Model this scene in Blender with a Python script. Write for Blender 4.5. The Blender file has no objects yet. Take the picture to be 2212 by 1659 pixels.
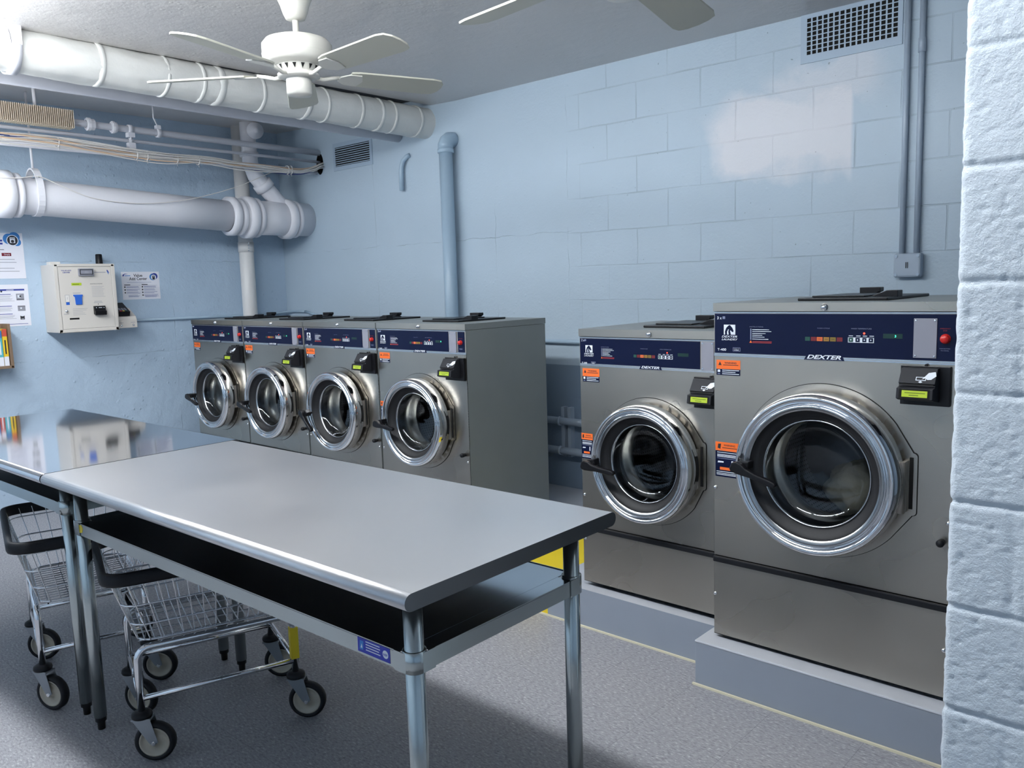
import bpy, math, random
from mathutils import Vector, Matrix, noise
random.seed(7)
S = bpy.context.scene
PI = math.pi

# ---------------------------------------------------------------- camera
CAM = (6.3149, -4.0592, 1.4753)
YAW, PITCH, ROLL, FPX = 0.73774, 0.12175, -0.03008, 1784.3
def camera():
    cy, sy, cp, sp = math.cos(YAW), math.sin(YAW), math.cos(PITCH), math.sin(PITCH)
    f = Vector((-sy*cp, cy*cp, -sp)); r = Vector((cy, sy, 0)); u = r.cross(f)
    cr, sr = math.cos(ROLL), math.sin(ROLL)
    r2 = cr*r + sr*u; u2 = -sr*r + cr*u
    cd = bpy.data.cameras.new('camera'); co = bpy.data.objects.new('camera', cd)
    cd.sensor_width = 36; cd.sensor_fit = 'HORIZONTAL'; cd.lens = FPX/2212*36
    cd.clip_start = .02; cd.clip_end = 50
    m = Matrix((r2, u2, -f)).transposed().to_4x4(); m.translation = CAM
    co.matrix_world = m
    S.collection.objects.link(co); S.camera = co
camera()

# ---------------------------------------------------------------- world, exposure
wd = bpy.data.worlds.new('world'); S.world = wd; wd.use_nodes = True
wd.node_tree.nodes['Background'].inputs[0].default_value = (.55, .65, .8, 1)
wd.node_tree.nodes['Background'].inputs[1].default_value = .05
S.view_settings.view_transform = 'Standard'; S.view_settings.look = 'None'
S.view_settings.gamma = 1; S.view_settings.use_curve_mapping = False
S.view_settings.exposure = 0.95
TUBE = 30.0            # strength of the fluorescent diffusers
# the row of ceiling fluorescents (x start of each, all at y=LY)
LY, LZ, LL = -3.04, 2.60, 1.2
FIXT = [(.62, LY), (2.02, LY), (3.27, LY), (4.52, LY)]

# ---------------------------------------------------------------- materials
MATS = {}
def nmat(name):
    m = bpy.data.materials.new(name); m.use_nodes = True
    nt = m.node_tree; b = nt.nodes['Principled BSDF']
    MATS[name] = m
    return m, nt, b
def N(nt, typ, **kw):
    n = nt.nodes.new(typ)
    for k, v in kw.items():
        if k.startswith('i_'):
            key = k[2:]
            n.inputs[int(key) if key.isdigit() else key.replace('_', ' ')].default_value = v
        else: setattr(n, k, v)
    return n
def srgb(r, g, b):
    f = lambda c: (c/255/12.92 if c/255 <= .04045 else ((c/255+.055)/1.055)**2.4)
    return (f(r), f(g), f(b), 1)
def simple(name, col, rough=.5, metal=0, coat=0, emit=None, es=0, bump=0, bscale=60, spec=.5, var=0):
    m, nt, b = nmat(name)
    b.inputs['Base Color'].default_value = col; b.inputs['Roughness'].default_value = rough
    b.inputs['Metallic'].default_value = metal; b.inputs['Coat Weight'].default_value = coat
    b.inputs['Specular IOR Level'].default_value = spec
    if emit: b.inputs['Emission Color'].default_value = emit; b.inputs['Emission Strength'].default_value = es
    tc = N(nt, 'ShaderNodeTexCoord')
    if bump:
        n = N(nt, 'ShaderNodeTexNoise', i_Scale=bscale, i_Detail=4.0)
        nt.links.new(tc.outputs['Object'], n.inputs['Vector'])
        bp = N(nt, 'ShaderNodeBump', i_Strength=1.0, i_Distance=bump)
        nt.links.new(n.outputs[0], bp.inputs['Height']); nt.links.new(bp.outputs[0], b.inputs['Normal'])
    if var:
        n = N(nt, 'ShaderNodeTexNoise', i_Scale=6.0, i_Detail=5.0)
        nt.links.new(tc.outputs['Object'], n.inputs['Vector'])
        mx = N(nt, 'ShaderNodeMix', data_type='RGBA')
        mx.inputs['A'].default_value = tuple(c*(1-var) for c in col[:3])+(1,)
        mx.inputs['B'].default_value = tuple(min(1, c*(1+var)) for c in col[:3])+(1,)
        nt.links.new(n.outputs[0], mx.inputs['Factor']); nt.links.new(mx.outputs['Result'], b.inputs['Base Color'])
    return m
def brushed(name, col, rough, aniso, tangent, grain=(1, 1, 1), gs=.0, smudge=.08, rvar=.06):
    """steel with a brushing direction: tangent = world axis along which highlights stretch"""
    m, nt, b = nmat(name)
    b.inputs['Metallic'].default_value = .93 if name == 'steel_table' else 1
    b.inputs['Anisotropic'].default_value = aniso
    if aniso:
        t = N(nt, 'ShaderNodeCombineXYZ'); 
        for i in range(3): t.inputs[i].default_value = tangent[i]
        nt.links.new(t.outputs[0], b.inputs['Tangent'])
    tc = N(nt, 'ShaderNodeTexCoord')
    n1 = N(nt, 'ShaderNodeTexNoise', i_Scale=2.4, i_Detail=2.0, i_Roughness=.5)
    nt.links.new(tc.outputs['Object'], n1.inputs['Vector'])
    mp = N(nt, 'ShaderNodeMapping'); mp.inputs['Scale'].default_value = grain
    nt.links.new(tc.outputs['Object'], mp.inputs['Vector'])
    n2 = N(nt, 'ShaderNodeTexNoise', i_Scale=1.0, i_Detail=3.0)
    nt.links.new(mp.outputs[0], n2.inputs['Vector'])
    ad = N(nt, 'ShaderNodeMath', operation='MULTIPLY'); nt.links.new(n1.outputs[0], ad.inputs[0]); ad.inputs[1].default_value = 2.0
    mr = N(nt, 'ShaderNodeMapRange'); mr.inputs['From Min'].default_value = 0.0; mr.inputs['From Max'].default_value = 2.0
    mr.inputs['To Min'].default_value = rough-rvar; mr.inputs['To Max'].default_value = rough+rvar
    nt.links.new(ad.outputs[0], mr.inputs[0]); nt.links.new(mr.outputs[0], b.inputs['Roughness'])
    mx = N(nt, 'ShaderNodeMix', data_type='RGBA')
    mx.inputs['A'].default_value = tuple(c*(1-smudge) for c in col[:3])+(1,); mx.inputs['B'].default_value = tuple(c*(1+smudge) for c in col[:3])+(1,)
    mr2 = N(nt, 'ShaderNodeMapRange'); mr2.inputs['From Min'].default_value = 0.0; mr2.inputs['From Max'].default_value = 2.0
    nt.links.new(ad.outputs[0], mr2.inputs[0])
    nt.links.new(mr2.outputs[0], mx.inputs['Factor']); nt.links.new(mx.outputs['Result'], b.inputs['Base Color'])
    if gs:
        bp = N(nt, 'ShaderNodeBump', i_Strength=1.0, i_Distance=gs)
        nt.links.new(n2.outputs[0], bp.inputs['Height']); nt.links.new(bp.outputs[0], b.inputs['Normal'])
    return m

BLK = .2032
def wallmat(name, base, rough, blocks=None, lump=.0006, fine=.0004, dado=None, patch=False, fineS=70, mort=.004, seams=(), bd=.003):
    m, nt, b = nmat(name); L = nt.links.new
    b.inputs['Roughness'].default_value = rough
    tc = N(nt, 'ShaderNodeTexCoord'); P = tc.outputs['Object']
    sx = N(nt, 'ShaderNodeSeparateXYZ'); L(P, sx.inputs[0])
    def math_(op, a, b_=None, c_=None, clamp=False):
        n = N(nt, 'ShaderNodeMath', operation=op); n.use_clamp = clamp
        for i, v in enumerate((a, b_, c_)):
            if v is None: continue
            if isinstance(v, (int, float)): n.inputs[i].default_value = v
            else: L(v, n.inputs[i])
        return n.outputs[0]
    def noise_(s, d=4.0, r=.55, vec=P):
        n = N(nt, 'ShaderNodeTexNoise', i_Scale=float(s), i_Detail=d, i_Roughness=r); L(vec, n.inputs['Vector']); return n.outputs[0]
    n1 = noise_(9); n2 = noise_(fineS, 5.0, .65); nb = noise_(1.7, 3.0)
    h = math_('MULTIPLY', n1, lump*6); h = math_('ADD', h, math_('MULTIPLY', n2, fine*4))
    # paint blobs
    v = N(nt, 'ShaderNodeTexVoronoi', i_Scale=22.0); L(P, v.inputs['Vector'])
    blob = math_('MULTIPLY', math_('SUBTRACT', .22, v.outputs['Distance'], clamp=True), math_('GREATER_THAN', nb, .52))
    h = math_('ADD', h, math_('MULTIPLY', blob, lump*9))
    col = N(nt, 'ShaderNodeMix', data_type='RGBA')
    col.inputs['A'].default_value = tuple(c*.94 for c in base[:3])+(1,); col.inputs['B'].default_value = tuple(min(1, c*1.05) for c in base[:3])+(1,)
    L(nb, col.inputs['Factor']); C = col.outputs['Result']
    def mixc(fac, colr):
        nonlocal C
        mm = N(nt, 'ShaderNodeMix', data_type='RGBA'); L(C, mm.inputs['A']); mm.inputs['B'].default_value = colr
        if isinstance(fac, float): mm.inputs['Factor'].default_value = fac
        else: L(fac, mm.inputs['Factor'])
        C = mm.outputs['Result']
    X, Y, Z = sx.outputs
    if blocks:
        xj, zj, xstart = blocks
        wob = math_('MULTIPLY', math_('SUBTRACT', noise_(5), .5), .012)
        cx = N(nt, 'ShaderNodeCombineXYZ')
        L(math_('ADD', math_('ADD', X, wob), -xj+BLK+BLK*2*20), cx.inputs[0]); L(math_('ADD', math_('ADD', Z, wob), -zj+BLK*20), cx.inputs[1])
        br = N(nt, 'ShaderNodeTexBrick'); L(cx.outputs[0], br.inputs['Vector'])
        br.offset = .5; br.offset_frequency = 2; br.squash = 1
        for k, val in (('Scale', 1.0), ('Mortar Size', mort), ('Mortar Smooth', .6), ('Brick Width', BLK*2), ('Row Height', BLK)): br.inputs[k].default_value = val
        mk = br.outputs['Fac']
        thin = math_('MULTIPLY_ADD', noise_(3.1, 2.0), 2.2, -.55, clamp=True)
        if xstart is not None:
            mk = math_('MULTIPLY', mk, math_('MULTIPLY_ADD', X, 6.0, -6.0*xstart, clamp=True))
        mk = math_('MULTIPLY', mk, thin)
        h = math_('SUBTRACT', h, math_('MULTIPLY', mk, bd))
        mixc(math_('MULTIPLY', mk, .38), tuple(c*.55 for c in base[:3])+(1,))
    for ax, pos, lo, hi in seams:
        A, Bc = (X, Z) if ax == 'x' else ((Z, X) if ax == 'z' else ((Y, Z) if ax == 'y' else (Z, Y)))
        w2 = math_('MULTIPLY', math_('SUBTRACT', noise_(6), .5), .05)
        d = math_('ABSOLUTE', math_('SUBTRACT', math_('ADD', A, w2), pos))
        mk = math_('MULTIPLY_ADD', d, -300.0, 1.0, clamp=True)
        mk = math_('MULTIPLY', mk, math_('GREATER_THAN', Bc, lo)); mk = math_('MULTIPLY', mk, math_('LESS_THAN', Bc, hi))
        mk = math_('MULTIPLY', mk, math_('MULTIPLY_ADD', noise_(4.3, 2.0), 4, -1.6, clamp=True))
        h = math_('SUBTRACT', h, math_('MULTIPLY', mk, .003))
        mixc(math_('MULTIPLY', mk, .35), tuple(c*.5 for c in base[:3])+(1,))
    if patch:      # white repaint patch mixed with lamp glare painted into the colour, ragged outline
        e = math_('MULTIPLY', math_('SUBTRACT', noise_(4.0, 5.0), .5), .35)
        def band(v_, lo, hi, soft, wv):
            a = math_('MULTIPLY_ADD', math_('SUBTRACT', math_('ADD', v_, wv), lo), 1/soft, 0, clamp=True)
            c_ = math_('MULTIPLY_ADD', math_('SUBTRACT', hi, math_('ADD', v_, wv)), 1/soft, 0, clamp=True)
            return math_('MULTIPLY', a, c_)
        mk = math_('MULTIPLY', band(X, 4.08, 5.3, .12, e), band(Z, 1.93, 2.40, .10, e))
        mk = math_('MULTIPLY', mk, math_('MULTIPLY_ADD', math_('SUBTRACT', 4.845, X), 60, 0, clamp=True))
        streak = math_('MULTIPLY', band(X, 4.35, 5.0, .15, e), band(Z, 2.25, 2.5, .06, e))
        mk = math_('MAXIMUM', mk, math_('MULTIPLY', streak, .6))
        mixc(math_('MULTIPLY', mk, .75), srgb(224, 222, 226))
        spots = math_('GREATER_THAN', noise_(38.0, 2.0), .735)
        mixc(math_('MULTIPLY', spots, math_('MULTIPLY', math_('MULTIPLY_ADD', X, 3.0, -9.6, clamp=True), .5)), srgb(90, 100, 112))
    if dado:
        mk = math_('MULTIPLY_ADD', math_('SUBTRACT', dado[0], Z), 300, .5, clamp=True); mixc(mk, dado[1])
    L(C, b.inputs['Base Color'])
    bp = N(nt, 'ShaderNodeBump', i_Strength=1.0, i_Distance=1.0); L(h, bp.inputs['Height']); L(bp.outputs[0], b.inputs['Normal'])
    rr = math_('MULTIPLY_ADD', nb, .25, rough-.12); L(rr, b.inputs['Roughness'])
    return m

WB = srgb(180, 197, 211)
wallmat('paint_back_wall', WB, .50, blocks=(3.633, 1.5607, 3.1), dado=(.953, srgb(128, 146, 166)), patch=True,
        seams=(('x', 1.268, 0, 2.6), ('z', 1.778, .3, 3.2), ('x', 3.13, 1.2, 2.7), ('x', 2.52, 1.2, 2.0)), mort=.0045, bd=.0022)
wallmat('paint_left_wall', srgb(184, 204, 223), .42, lump=.0020, fine=.0005,
        seams=(('y', -1.02, .4, 1.75), ('z2', 1.03, -6, -.9), ('z2', 1.72, -3, -.3)))
wallmat('paint_block', srgb(204, 213, 221), .5, lump=.0003, fine=.0006, fineS=150)
wallmat('paint_ceiling', srgb(208, 204, 202), .36, lump=.0008, fine=.0003, fineS=45)
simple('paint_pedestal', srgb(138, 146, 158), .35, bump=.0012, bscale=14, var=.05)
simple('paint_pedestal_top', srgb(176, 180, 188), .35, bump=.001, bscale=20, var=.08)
simple('yellow_paint', srgb(222, 196, 40), .4, bump=.0008, bscale=20)
simple('caulk', srgb(206, 200, 176), .5)
def floor_mat():
    m, nt, b = nmat('vinyl_floor'); L = nt.links.new
    tc = N(nt, 'ShaderNodeTexCoord')
    mp = N(nt, 'ShaderNodeMapping'); mp.inputs['Scale'].default_value = (1, 2.4, 1); mp.inputs['Rotation'].default_value = (0, 0, .5); L(tc.outputs['Object'], mp.inputs[0])
    n = N(nt, 'ShaderNodeTexNoise', i_Scale=62.0, i_Detail=5.0, i_Roughness=.7); L(mp.outputs[0], n.inputs['Vector'])
    r = N(nt, 'ShaderNodeValToRGB'); L(n.outputs[0], r.inputs[0])
    e = r.color_ramp.elements
    e[0].position = .33; e[0].color = srgb(104, 104, 110); e[1].position = .47; e[1].color = srgb(140, 140, 145)
    for p, c in ((.58, srgb(150, 150, 154)), (.66, srgb(190, 189, 192)), (.74, srgb(196, 195, 200))):
        q = e.new(p); q.color = c
    # tile joints every foot
    br = N(nt, 'ShaderNodeTexBrick'); br.offset = 0; mp2 = N(nt, 'ShaderNodeMapping'); mp2.inputs['Location'].default_value = (10.08, 10.1, 0)
    L(tc.outputs['Object'], mp2.inputs[0]); L(mp2.outputs[0], br.inputs['Vector'])
    for k, v in (('Scale', 1.0), ('Mortar Size', .0009), ('Mortar Smooth', .3), ('Brick Width', .3048), ('Row Height', .3048)): br.inputs[k].default_value = v
    mx = N(nt, 'ShaderNodeMix', data_type='RGBA'); L(r.outputs[0], mx.inputs['A']); mx.inputs['B'].default_value = srgb(86, 86, 94)
    ml = N(nt, 'ShaderNodeMath', operation='MULTIPLY'); ml.inputs[1].default_value = .6; L(br.outputs['Fac'], ml.inputs[0]); L(ml.outputs[0], mx.inputs['Factor'])
    L(mx.outputs['Result'], b.inputs['Base Color']); b.inputs['Roughness'].default_value = .48
    bp = N(nt, 'ShaderNodeBump', i_Strength=.5, i_Distance=.0006); L(n.outputs[0], bp.inputs['Height']); L(bp.outputs[0], b.inputs['Normal'])
floor_mat()
brushed('steel_face', (.43, .40, .35, 1), .28, .65, (0, 0, 1), (3, 3, 260), gs=0, smudge=.10)
simple('steel_side', (.22, .235, .23, 1), .42, .1, var=.08)
brushed('steel_table', (.74, .73, .735, 1), .32, .4, (0, 1, 0), (12, 900, 12), smudge=.035, rvar=.05)
brushed('steel_table_polished', (.70, .72, .76, 1), .07, 0, (0, 1, 0), (4, 60, 4), smudge=.03, rvar=.015)
brushed('steel_shelf', (.42, .46, .50, 1), .16, 0, (0, 1, 0), (6, 6, 6), smudge=.06, rvar=.05)
brushed('galvanized', (.50, .55, .55, 1), .24, 0, (0, 0, 1), (12, 12, 2), smudge=.12, rvar=.08)
simple('chrome', (.80, .81, .83, 1), .06, 1)
simple('chrome_satin', (.62, .63, .65, 1), .17, 1)
simple('door_grey_ring', (.42, .43, .44, 1), .22, 1)
simple('hinge_steel', (.5, .47, .43, 1), .4, .8)
simple('black_plastic', (.008, .008, .010, 1), .36, spec=.3)
simple('black_matte', (.010, .010, .012, 1), .6)
simple('black_gap', (.004, .004, .004, 1), .9)
simple('rubber', (.010, .011, .014, 1), .5, spec=.25)
simple('dark_grey_plastic', (.022, .023, .028, 1), .5, spec=.25)
simple('navy', srgb(9, 18, 50), .32, spec=.22)
simple('plate_grey', srgb(140, 141, 152), .45)
simple('white_print', srgb(225, 230, 238), .5)
simple('faint_print', srgb(120, 128, 156), .5)
simple('orange', srgb(240, 110, 40), .5)
simple('orange_key', srgb(214, 104, 50), .5)
simple('amber_key', srgb(150, 110, 40), .5)
simple('olive_key', srgb(126, 104, 36), .5)
simple('red_key', srgb(110, 24, 34), .5)
simple('green_key', srgb(22, 74, 62), .5)
simple('red_print', srgb(150, 44, 50), .5)
simple('red_button', srgb(200, 40, 36), .3)
simple('led_red', srgb(255, 90, 60), .5, emit=srgb(255, 60, 40), es=1.6)
simple('led_green', srgb(80, 230, 180), .5, emit=srgb(60, 255, 190), es=1.2)
simple('display_green', srgb(16, 50, 44), .3)
simple('lcd', srgb(156, 176, 44), .4, emit=srgb(190, 215, 40), es=.12)
simple('lcd_print', srgb(96, 116, 20), .5)
simple('white_paint', srgb(226, 226, 232), .38, bump=.0008, bscale=30)
simple('duct_paint', srgb(214, 214, 210), .42, bump=.004, bscale=13)
simple('grey_paint_pipe', srgb(196, 197, 205), .42, bump=.0005, bscale=40)
simple('pvc', srgb(224, 222, 220), .35)
simple('blue_pipe_paint', srgb(160, 182, 200), .35, bump=.0006, bscale=30)
simple('conduit_paint', srgb(164, 178, 194), .4)
simple('vent_paint', srgb(166, 184, 202), .45)
simple('fan_white', srgb(206, 204, 196), .35)
simple('fan_blade', srgb(190, 189, 176), .5)
simple('beige_enamel', srgb(214, 208, 200), .45, bump=.0002, bscale=300)
simple('beige_light', srgb(226, 222, 216), .4)
simple('fin_beige', srgb(226, 212, 192), .6)
simple('paper', srgb(232, 232, 240), .7)
simple('blue_print', srgb(40, 60, 150), .6)
simple('bright_blue', srgb(40, 100, 200), .5)
simple('light_blue_print', srgb(60, 130, 200), .6)
simple('black_print', srgb(36, 36, 44), .6)
simple('grey_print', srgb(150, 150, 160), .6)
simple('maroon', srgb(120, 24, 44), .6)
simple('wood', srgb(130, 108, 88), .5, bump=.0004, bscale=30, var=.15)
simple('book_yellow', srgb(240, 200, 50), .5)
simple('book_teal', srgb(90, 180, 190), .5)
simple('book_blue', srgb(60, 110, 170), .5)
simple('book_red', srgb(200, 80, 60), .5)
simple('cable_white', srgb(222, 218, 214), .5)
simple('cable_tan', srgb(222, 190, 160), .5)
simple('cable_blue', srgb(50, 60, 120), .5)
simple('wheel_hub', srgb(176, 168, 152), .45)
simple('caster_grey', srgb(140, 146, 152), .35, metal=.6)
simple('label_blue', srgb(32, 50, 170), .4)
simple('housing_white', srgb(230, 230, 230), .5)
simple('laundry_cloth', srgb(196, 182, 158), .9, bump=.01, bscale=14, var=.15)
simple('tube_glow', (1, 1, 1, 1), .5, emit=(.93, .97, 1.0, 1), es=TUBE)
def drum_mat():
    m, nt, b = nmat('drum_steel'); L = nt.links.new
    b.inputs['Metallic'].default_value = 1; b.inputs['Roughness'].default_value = .34
    tc = N(nt, 'ShaderNodeTexCoord'); g = N(nt, 'ShaderNodeTexGradient', gradient_type='RADIAL')
    mp = N(nt, 'ShaderNodeMapping'); mp.inputs['Rotation'].default_value = (PI/2, 0, 0); L(tc.outputs['Object'], mp.inputs[0]); L(mp.outputs[0], g.inputs[0])
    sp = N(nt, 'ShaderNodeSeparateXYZ'); L(tc.outputs['Object'], sp.inputs[0])
    def M_(op, a, b_): 
        n = N(nt, 'ShaderNodeMath', operation=op)
        for i, v in enumerate((a, b_)):
            if isinstance(v, (int, float)): n.inputs[i].default_value = v
            elif v is not None: L(v, n.inputs[i])
        return n.outputs[0]
    u = M_('SUBTRACT', M_('FRACT', M_('MULTIPLY', g.outputs[1], 96.0), None), .5); w = M_('SUBTRACT', M_('FRACT', M_('MULTIPLY', sp.outputs[1], 62.0), None), .5)
    d = M_('ADD', M_('MULTIPLY', u, u), M_('MULTIPLY', w, w)); c = M_('LESS_THAN', d, .05)
    mx = N(nt, 'ShaderNodeMix', data_type='RGBA'); mx.inputs['A'].default_value = (.24, .24, .25, 1); mx.inputs['B'].default_value = (.02, .02, .02, 1)
    L(c, mx.inputs['Factor']); L(mx.outputs['Result'], b.inputs['Base Color'])
drum_mat()
simple('tub_lip', (.72, .70, .66, 1), .26, 1)
simple('drum_back', (.14, .14, .15, 1), .4, 1)
def glass_mat(name, tint):
    m, nt, b = nmat(name); L = nt.links.new
    out = nt.nodes['Material Output']; nt.nodes.remove(b)
    t = N(nt, 'ShaderNodeBsdfTransparent'); t.inputs[0].default_value = tint
    g = N(nt, 'ShaderNodeBsdfGlossy'); g.inputs['Roughness'].default_value = .03; g.inputs[0].default_value = (.9, .95, 1, 1)
    fr = N(nt, 'ShaderNodeFresnel'); fr.inputs[0].default_value = 1.5
    mx = N(nt, 'ShaderNodeMixShader'); L(fr.outputs[0], mx.inputs[0]); L(t.outputs[0], mx.inputs[1]); L(g.outputs[0], mx.inputs[2]); L(mx.outputs[0], out.inputs[0])
glass_mat('door_glass', (.82, .85, .86, 1))

# ---------------------------------------------------------------- mesh builder
class MB:
    def __init__(s): s.v = []; s.f = []; s.mi = []; s.sm = []; s.mats = []; s.T = Matrix.Identity(4)
    def m(s, name):
        if name not in s.mats: s.mats.append(name)
        return s.mats.index(name)
    def add(s, vs, fs, mat, smooth=False):
        o = len(s.v); T = s.T
        s.v += [tuple(T @ Vector(p)) for p in vs]
        flip = T.determinant() < 0
        k = s.m(mat)
        for f in fs:
            f = [o+i for i in f]
            if flip: f.reverse()
            s.f.append(f); s.mi.append(k); s.sm.append(smooth)
        return s
    def box(s, a, b, mat):
        x0, y0, z0 = [min(a[i], b[i]) for i in range(3)]; x1, y1, z1 = [max(a[i], b[i]) for i in range(3)]
        vs = [(x0,y0,z0),(x1,y0,z0),(x1,y1,z0),(x0,y1,z0),(x0,y0,z1),(x1,y0,z1),(x1,y1,z1),(x0,y1,z1)]
        return s.add(vs, [(0,3,2,1),(4,5,6,7),(0,1,5,4),(1,2,6,5),(2,3,7,6),(3,0,4,7)], mat)
    def quad(s, p, mat): return s.add(p, [tuple(range(len(p)))], mat)
    def tube(s, path, r, mat, n=10, caps=True, smooth=True):
        path = [Vector(p) for p in path]; rs = r if isinstance(r, (list, tuple)) else [r]*len(path)
        vs = []; fs = []; up = None
        for i, p in enumerate(path):
            d = (path[min(i+1, len(path)-1)]-path[max(i-1, 0)]).normalized()
            if up is None:
                up = Vector((0, 0, 1)) if abs(d.z) < .9 else Vector((1, 0, 0))
            sd = d.cross(up).normalized(); up = sd.cross(d).normalized()
            for k in range(n):
                a = 2*PI*k/n; vs.append(tuple(p+rs[i]*(math.cos(a)*sd+math.sin(a)*up)))
        for i in range(len(path)-1):
            for k in range(n):
                a, b = i*n+k, i*n+(k+1) % n; fs.append((a, a+n, b+n, b))
        s.add(vs, fs, mat, smooth)
        if caps:
            L = len(path)-1
            s.add(vs[:n], [tuple(range(n))], mat); s.add(vs[L*n:], [tuple(reversed(range(n)))], mat)
        return s
    def cyl(s, a, b, r, mat, n=20, r2=None, smooth=True): return s.tube([a, b], [r, r if r2 is None else r2], mat, n, True, smooth)
    def lathe(s, prof, org, ax, mat, n=48, smooth=True, mats=None, a0=0, a1=2*PI):
        """prof: (r, h) pairs, h along ax from org"""
        ax = Vector(ax).normalized(); org = Vector(org)
        u = Vector((0, 0, 1)) if abs(ax.z) < .9 else Vector((1, 0, 0))
        e1 = u.cross(ax).normalized(); e2 = ax.cross(e1)
        full = abs(a1-a0-2*PI) < 1e-6; nn = n if full else n+1
        for j in range(len(prof)-1):
            vs = []; fs = []
            for (r, h) in (prof[j], prof[j+1]):
                for k in range(nn):
                    a = a0+(a1-a0)*k/n; vs.append(tuple(org+ax*h+r*(math.cos(a)*e1+math.sin(a)*e2)))
            for k in range(n):
                k2 = (k+1) % nn; fs.append((k, k2, nn+k2, nn+k))
            s.add(vs, fs, mats[j] if mats else mat, smooth)
        return s
    def disk(s, c, ax, r, mat, n=24): return s.lathe([(r, 0), (0.0001, 0)], c, ax, mat, n, False)
    def prism(s, poly, y0, y1, mat, plane='xz'):
        """extrude a 2d polygon; plane xz extrudes along y"""
        def P(p, h):
            return (p[0], h, p[1]) if plane == 'xz' else ((h, p[0], p[1]) if plane == 'yz' else (p[0], p[1], h))
        n = len(poly); vs = [P(p, y0) for p in poly]+[P(p, y1) for p in poly]
        fs = [tuple(range(n)), tuple(reversed(range(n, 2*n)))]+[(i, n+i, n+(i+1) % n, (i+1) % n) for i in range(n)]
        return s.add(vs, fs, mat)
    def sphere(s, c, r, mat, n=12, sc=(1, 1, 1)):
        vs = []; fs = []
        for i in range(n+1):
            t = PI*i/n
            for k in range(2*n):
                a = PI*k/n; vs.append((c[0]+r*sc[0]*math.sin(t)*math.cos(a), c[1]+r*sc[1]*math.sin(t)*math.sin(a), c[2]+r*sc[2]*math.cos(t)))
        for i in range(n):
            for k in range(2*n):
                a = i*2*n+k; b = i*2*n+(k+1) % (2*n); fs.append((a, a+2*n, b+2*n, b))
        return s.add(vs, fs, mat, True)
    def build(s, name, parent=None, bevel=0, seg=2, loc=None, fixn=True, label=None, auto=False):
        me = bpy.data.meshes.new(name)
        off = Vector(loc) if loc else Vector((0, 0, 0))
        me.from_pydata([tuple(Vector(p)-off) for p in s.v], [], s.f)
        for nm in s.mats: me.materials.append(MATS[nm])
        me.polygons.foreach_set('material_index', s.mi); me.polygons.foreach_set('use_smooth', s.sm)
        me.update()
        import bmesh
        bm = bmesh.new(); bm.from_mesh(me); bmesh.ops.remove_doubles(bm, verts=bm.verts, dist=1e-5)
        if fixn: bmesh.ops.recalc_face_normals(bm, faces=bm.faces)
        bm.to_mesh(me); bm.free()
        o = bpy.data.objects.new(name, me); S.collection.objects.link(o)
        if parent: o.parent = parent
        if loc: o.location = loc
        if bevel:
            md = o.modifiers.new('bevel', 'BEVEL'); md.width = bevel; md.segments = seg; md.limit_method = 'ANGLE'; md.angle_limit = .6
        if label: o['label'] = label
        return o
def tag(o, label=None, cat=None, group=None, kind=None):
    if label: o['label'] = label
    if cat: o['category'] = cat
    if group: o['group'] = group
    if kind: o['kind'] = kind
    return o
def thing(name, label, cat, loc=(0, 0, 0), rz=0, group=None):
    o = bpy.data.objects.new(name, None); S.collection.objects.link(o)
    o.location = loc; o.rotation_euler = (0, 0, rz); o.empty_display_size = .1
    return tag(o, label, cat, group)
def copy_tree(o, parent=None):
    c = o.copy(); S.collection.objects.link(c)
    if parent: c.parent = parent
    for ch in [x for x in list(bpy.data.objects) if x.parent == o]: copy_tree(ch, c)
    return c
def structure(o): o['kind'] = 'structure'; return o

_tc = {}
def text(mb, st, org, size, mat, right=(1, 0, 0), up=(0, 0, 1), shear=0, bold=0, align='LEFT', width=None):
    key = (st, shear, bold)
    if key not in _tc:
        cu = bpy.data.curves.new('t', 'FONT'); cu.body = st; cu.size = 1; cu.shear = shear; cu.offset = bold; cu.resolution_u = 3
        o = bpy.data.objects.new('t', cu); S.collection.objects.link(o)
        me = bpy.data.meshes.new_from_object(o)
        _tc[key] = ([tuple(v.co) for v in me.vertices], [tuple(p.vertices) for p in me.polygons])
        bpy.data.objects.remove(o); bpy.data.meshes.remove(me); bpy.data.curves.remove(cu)
    vs, fs = _tc[key]
    x0 = min(v[0] for v in vs); x1 = max(v[0] for v in vs)
    sx = size if width is None else width/(x1-x0)
    ofs = -x0 if align == 'LEFT' else -(x0+x1)/2
    R, U, O = Vector(right), Vector(up), Vector(org)
    mb.add([tuple(O+R*((v[0]+ofs)*sx)+U*(v[1]*size)) for v in vs], fs, mat)
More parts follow.
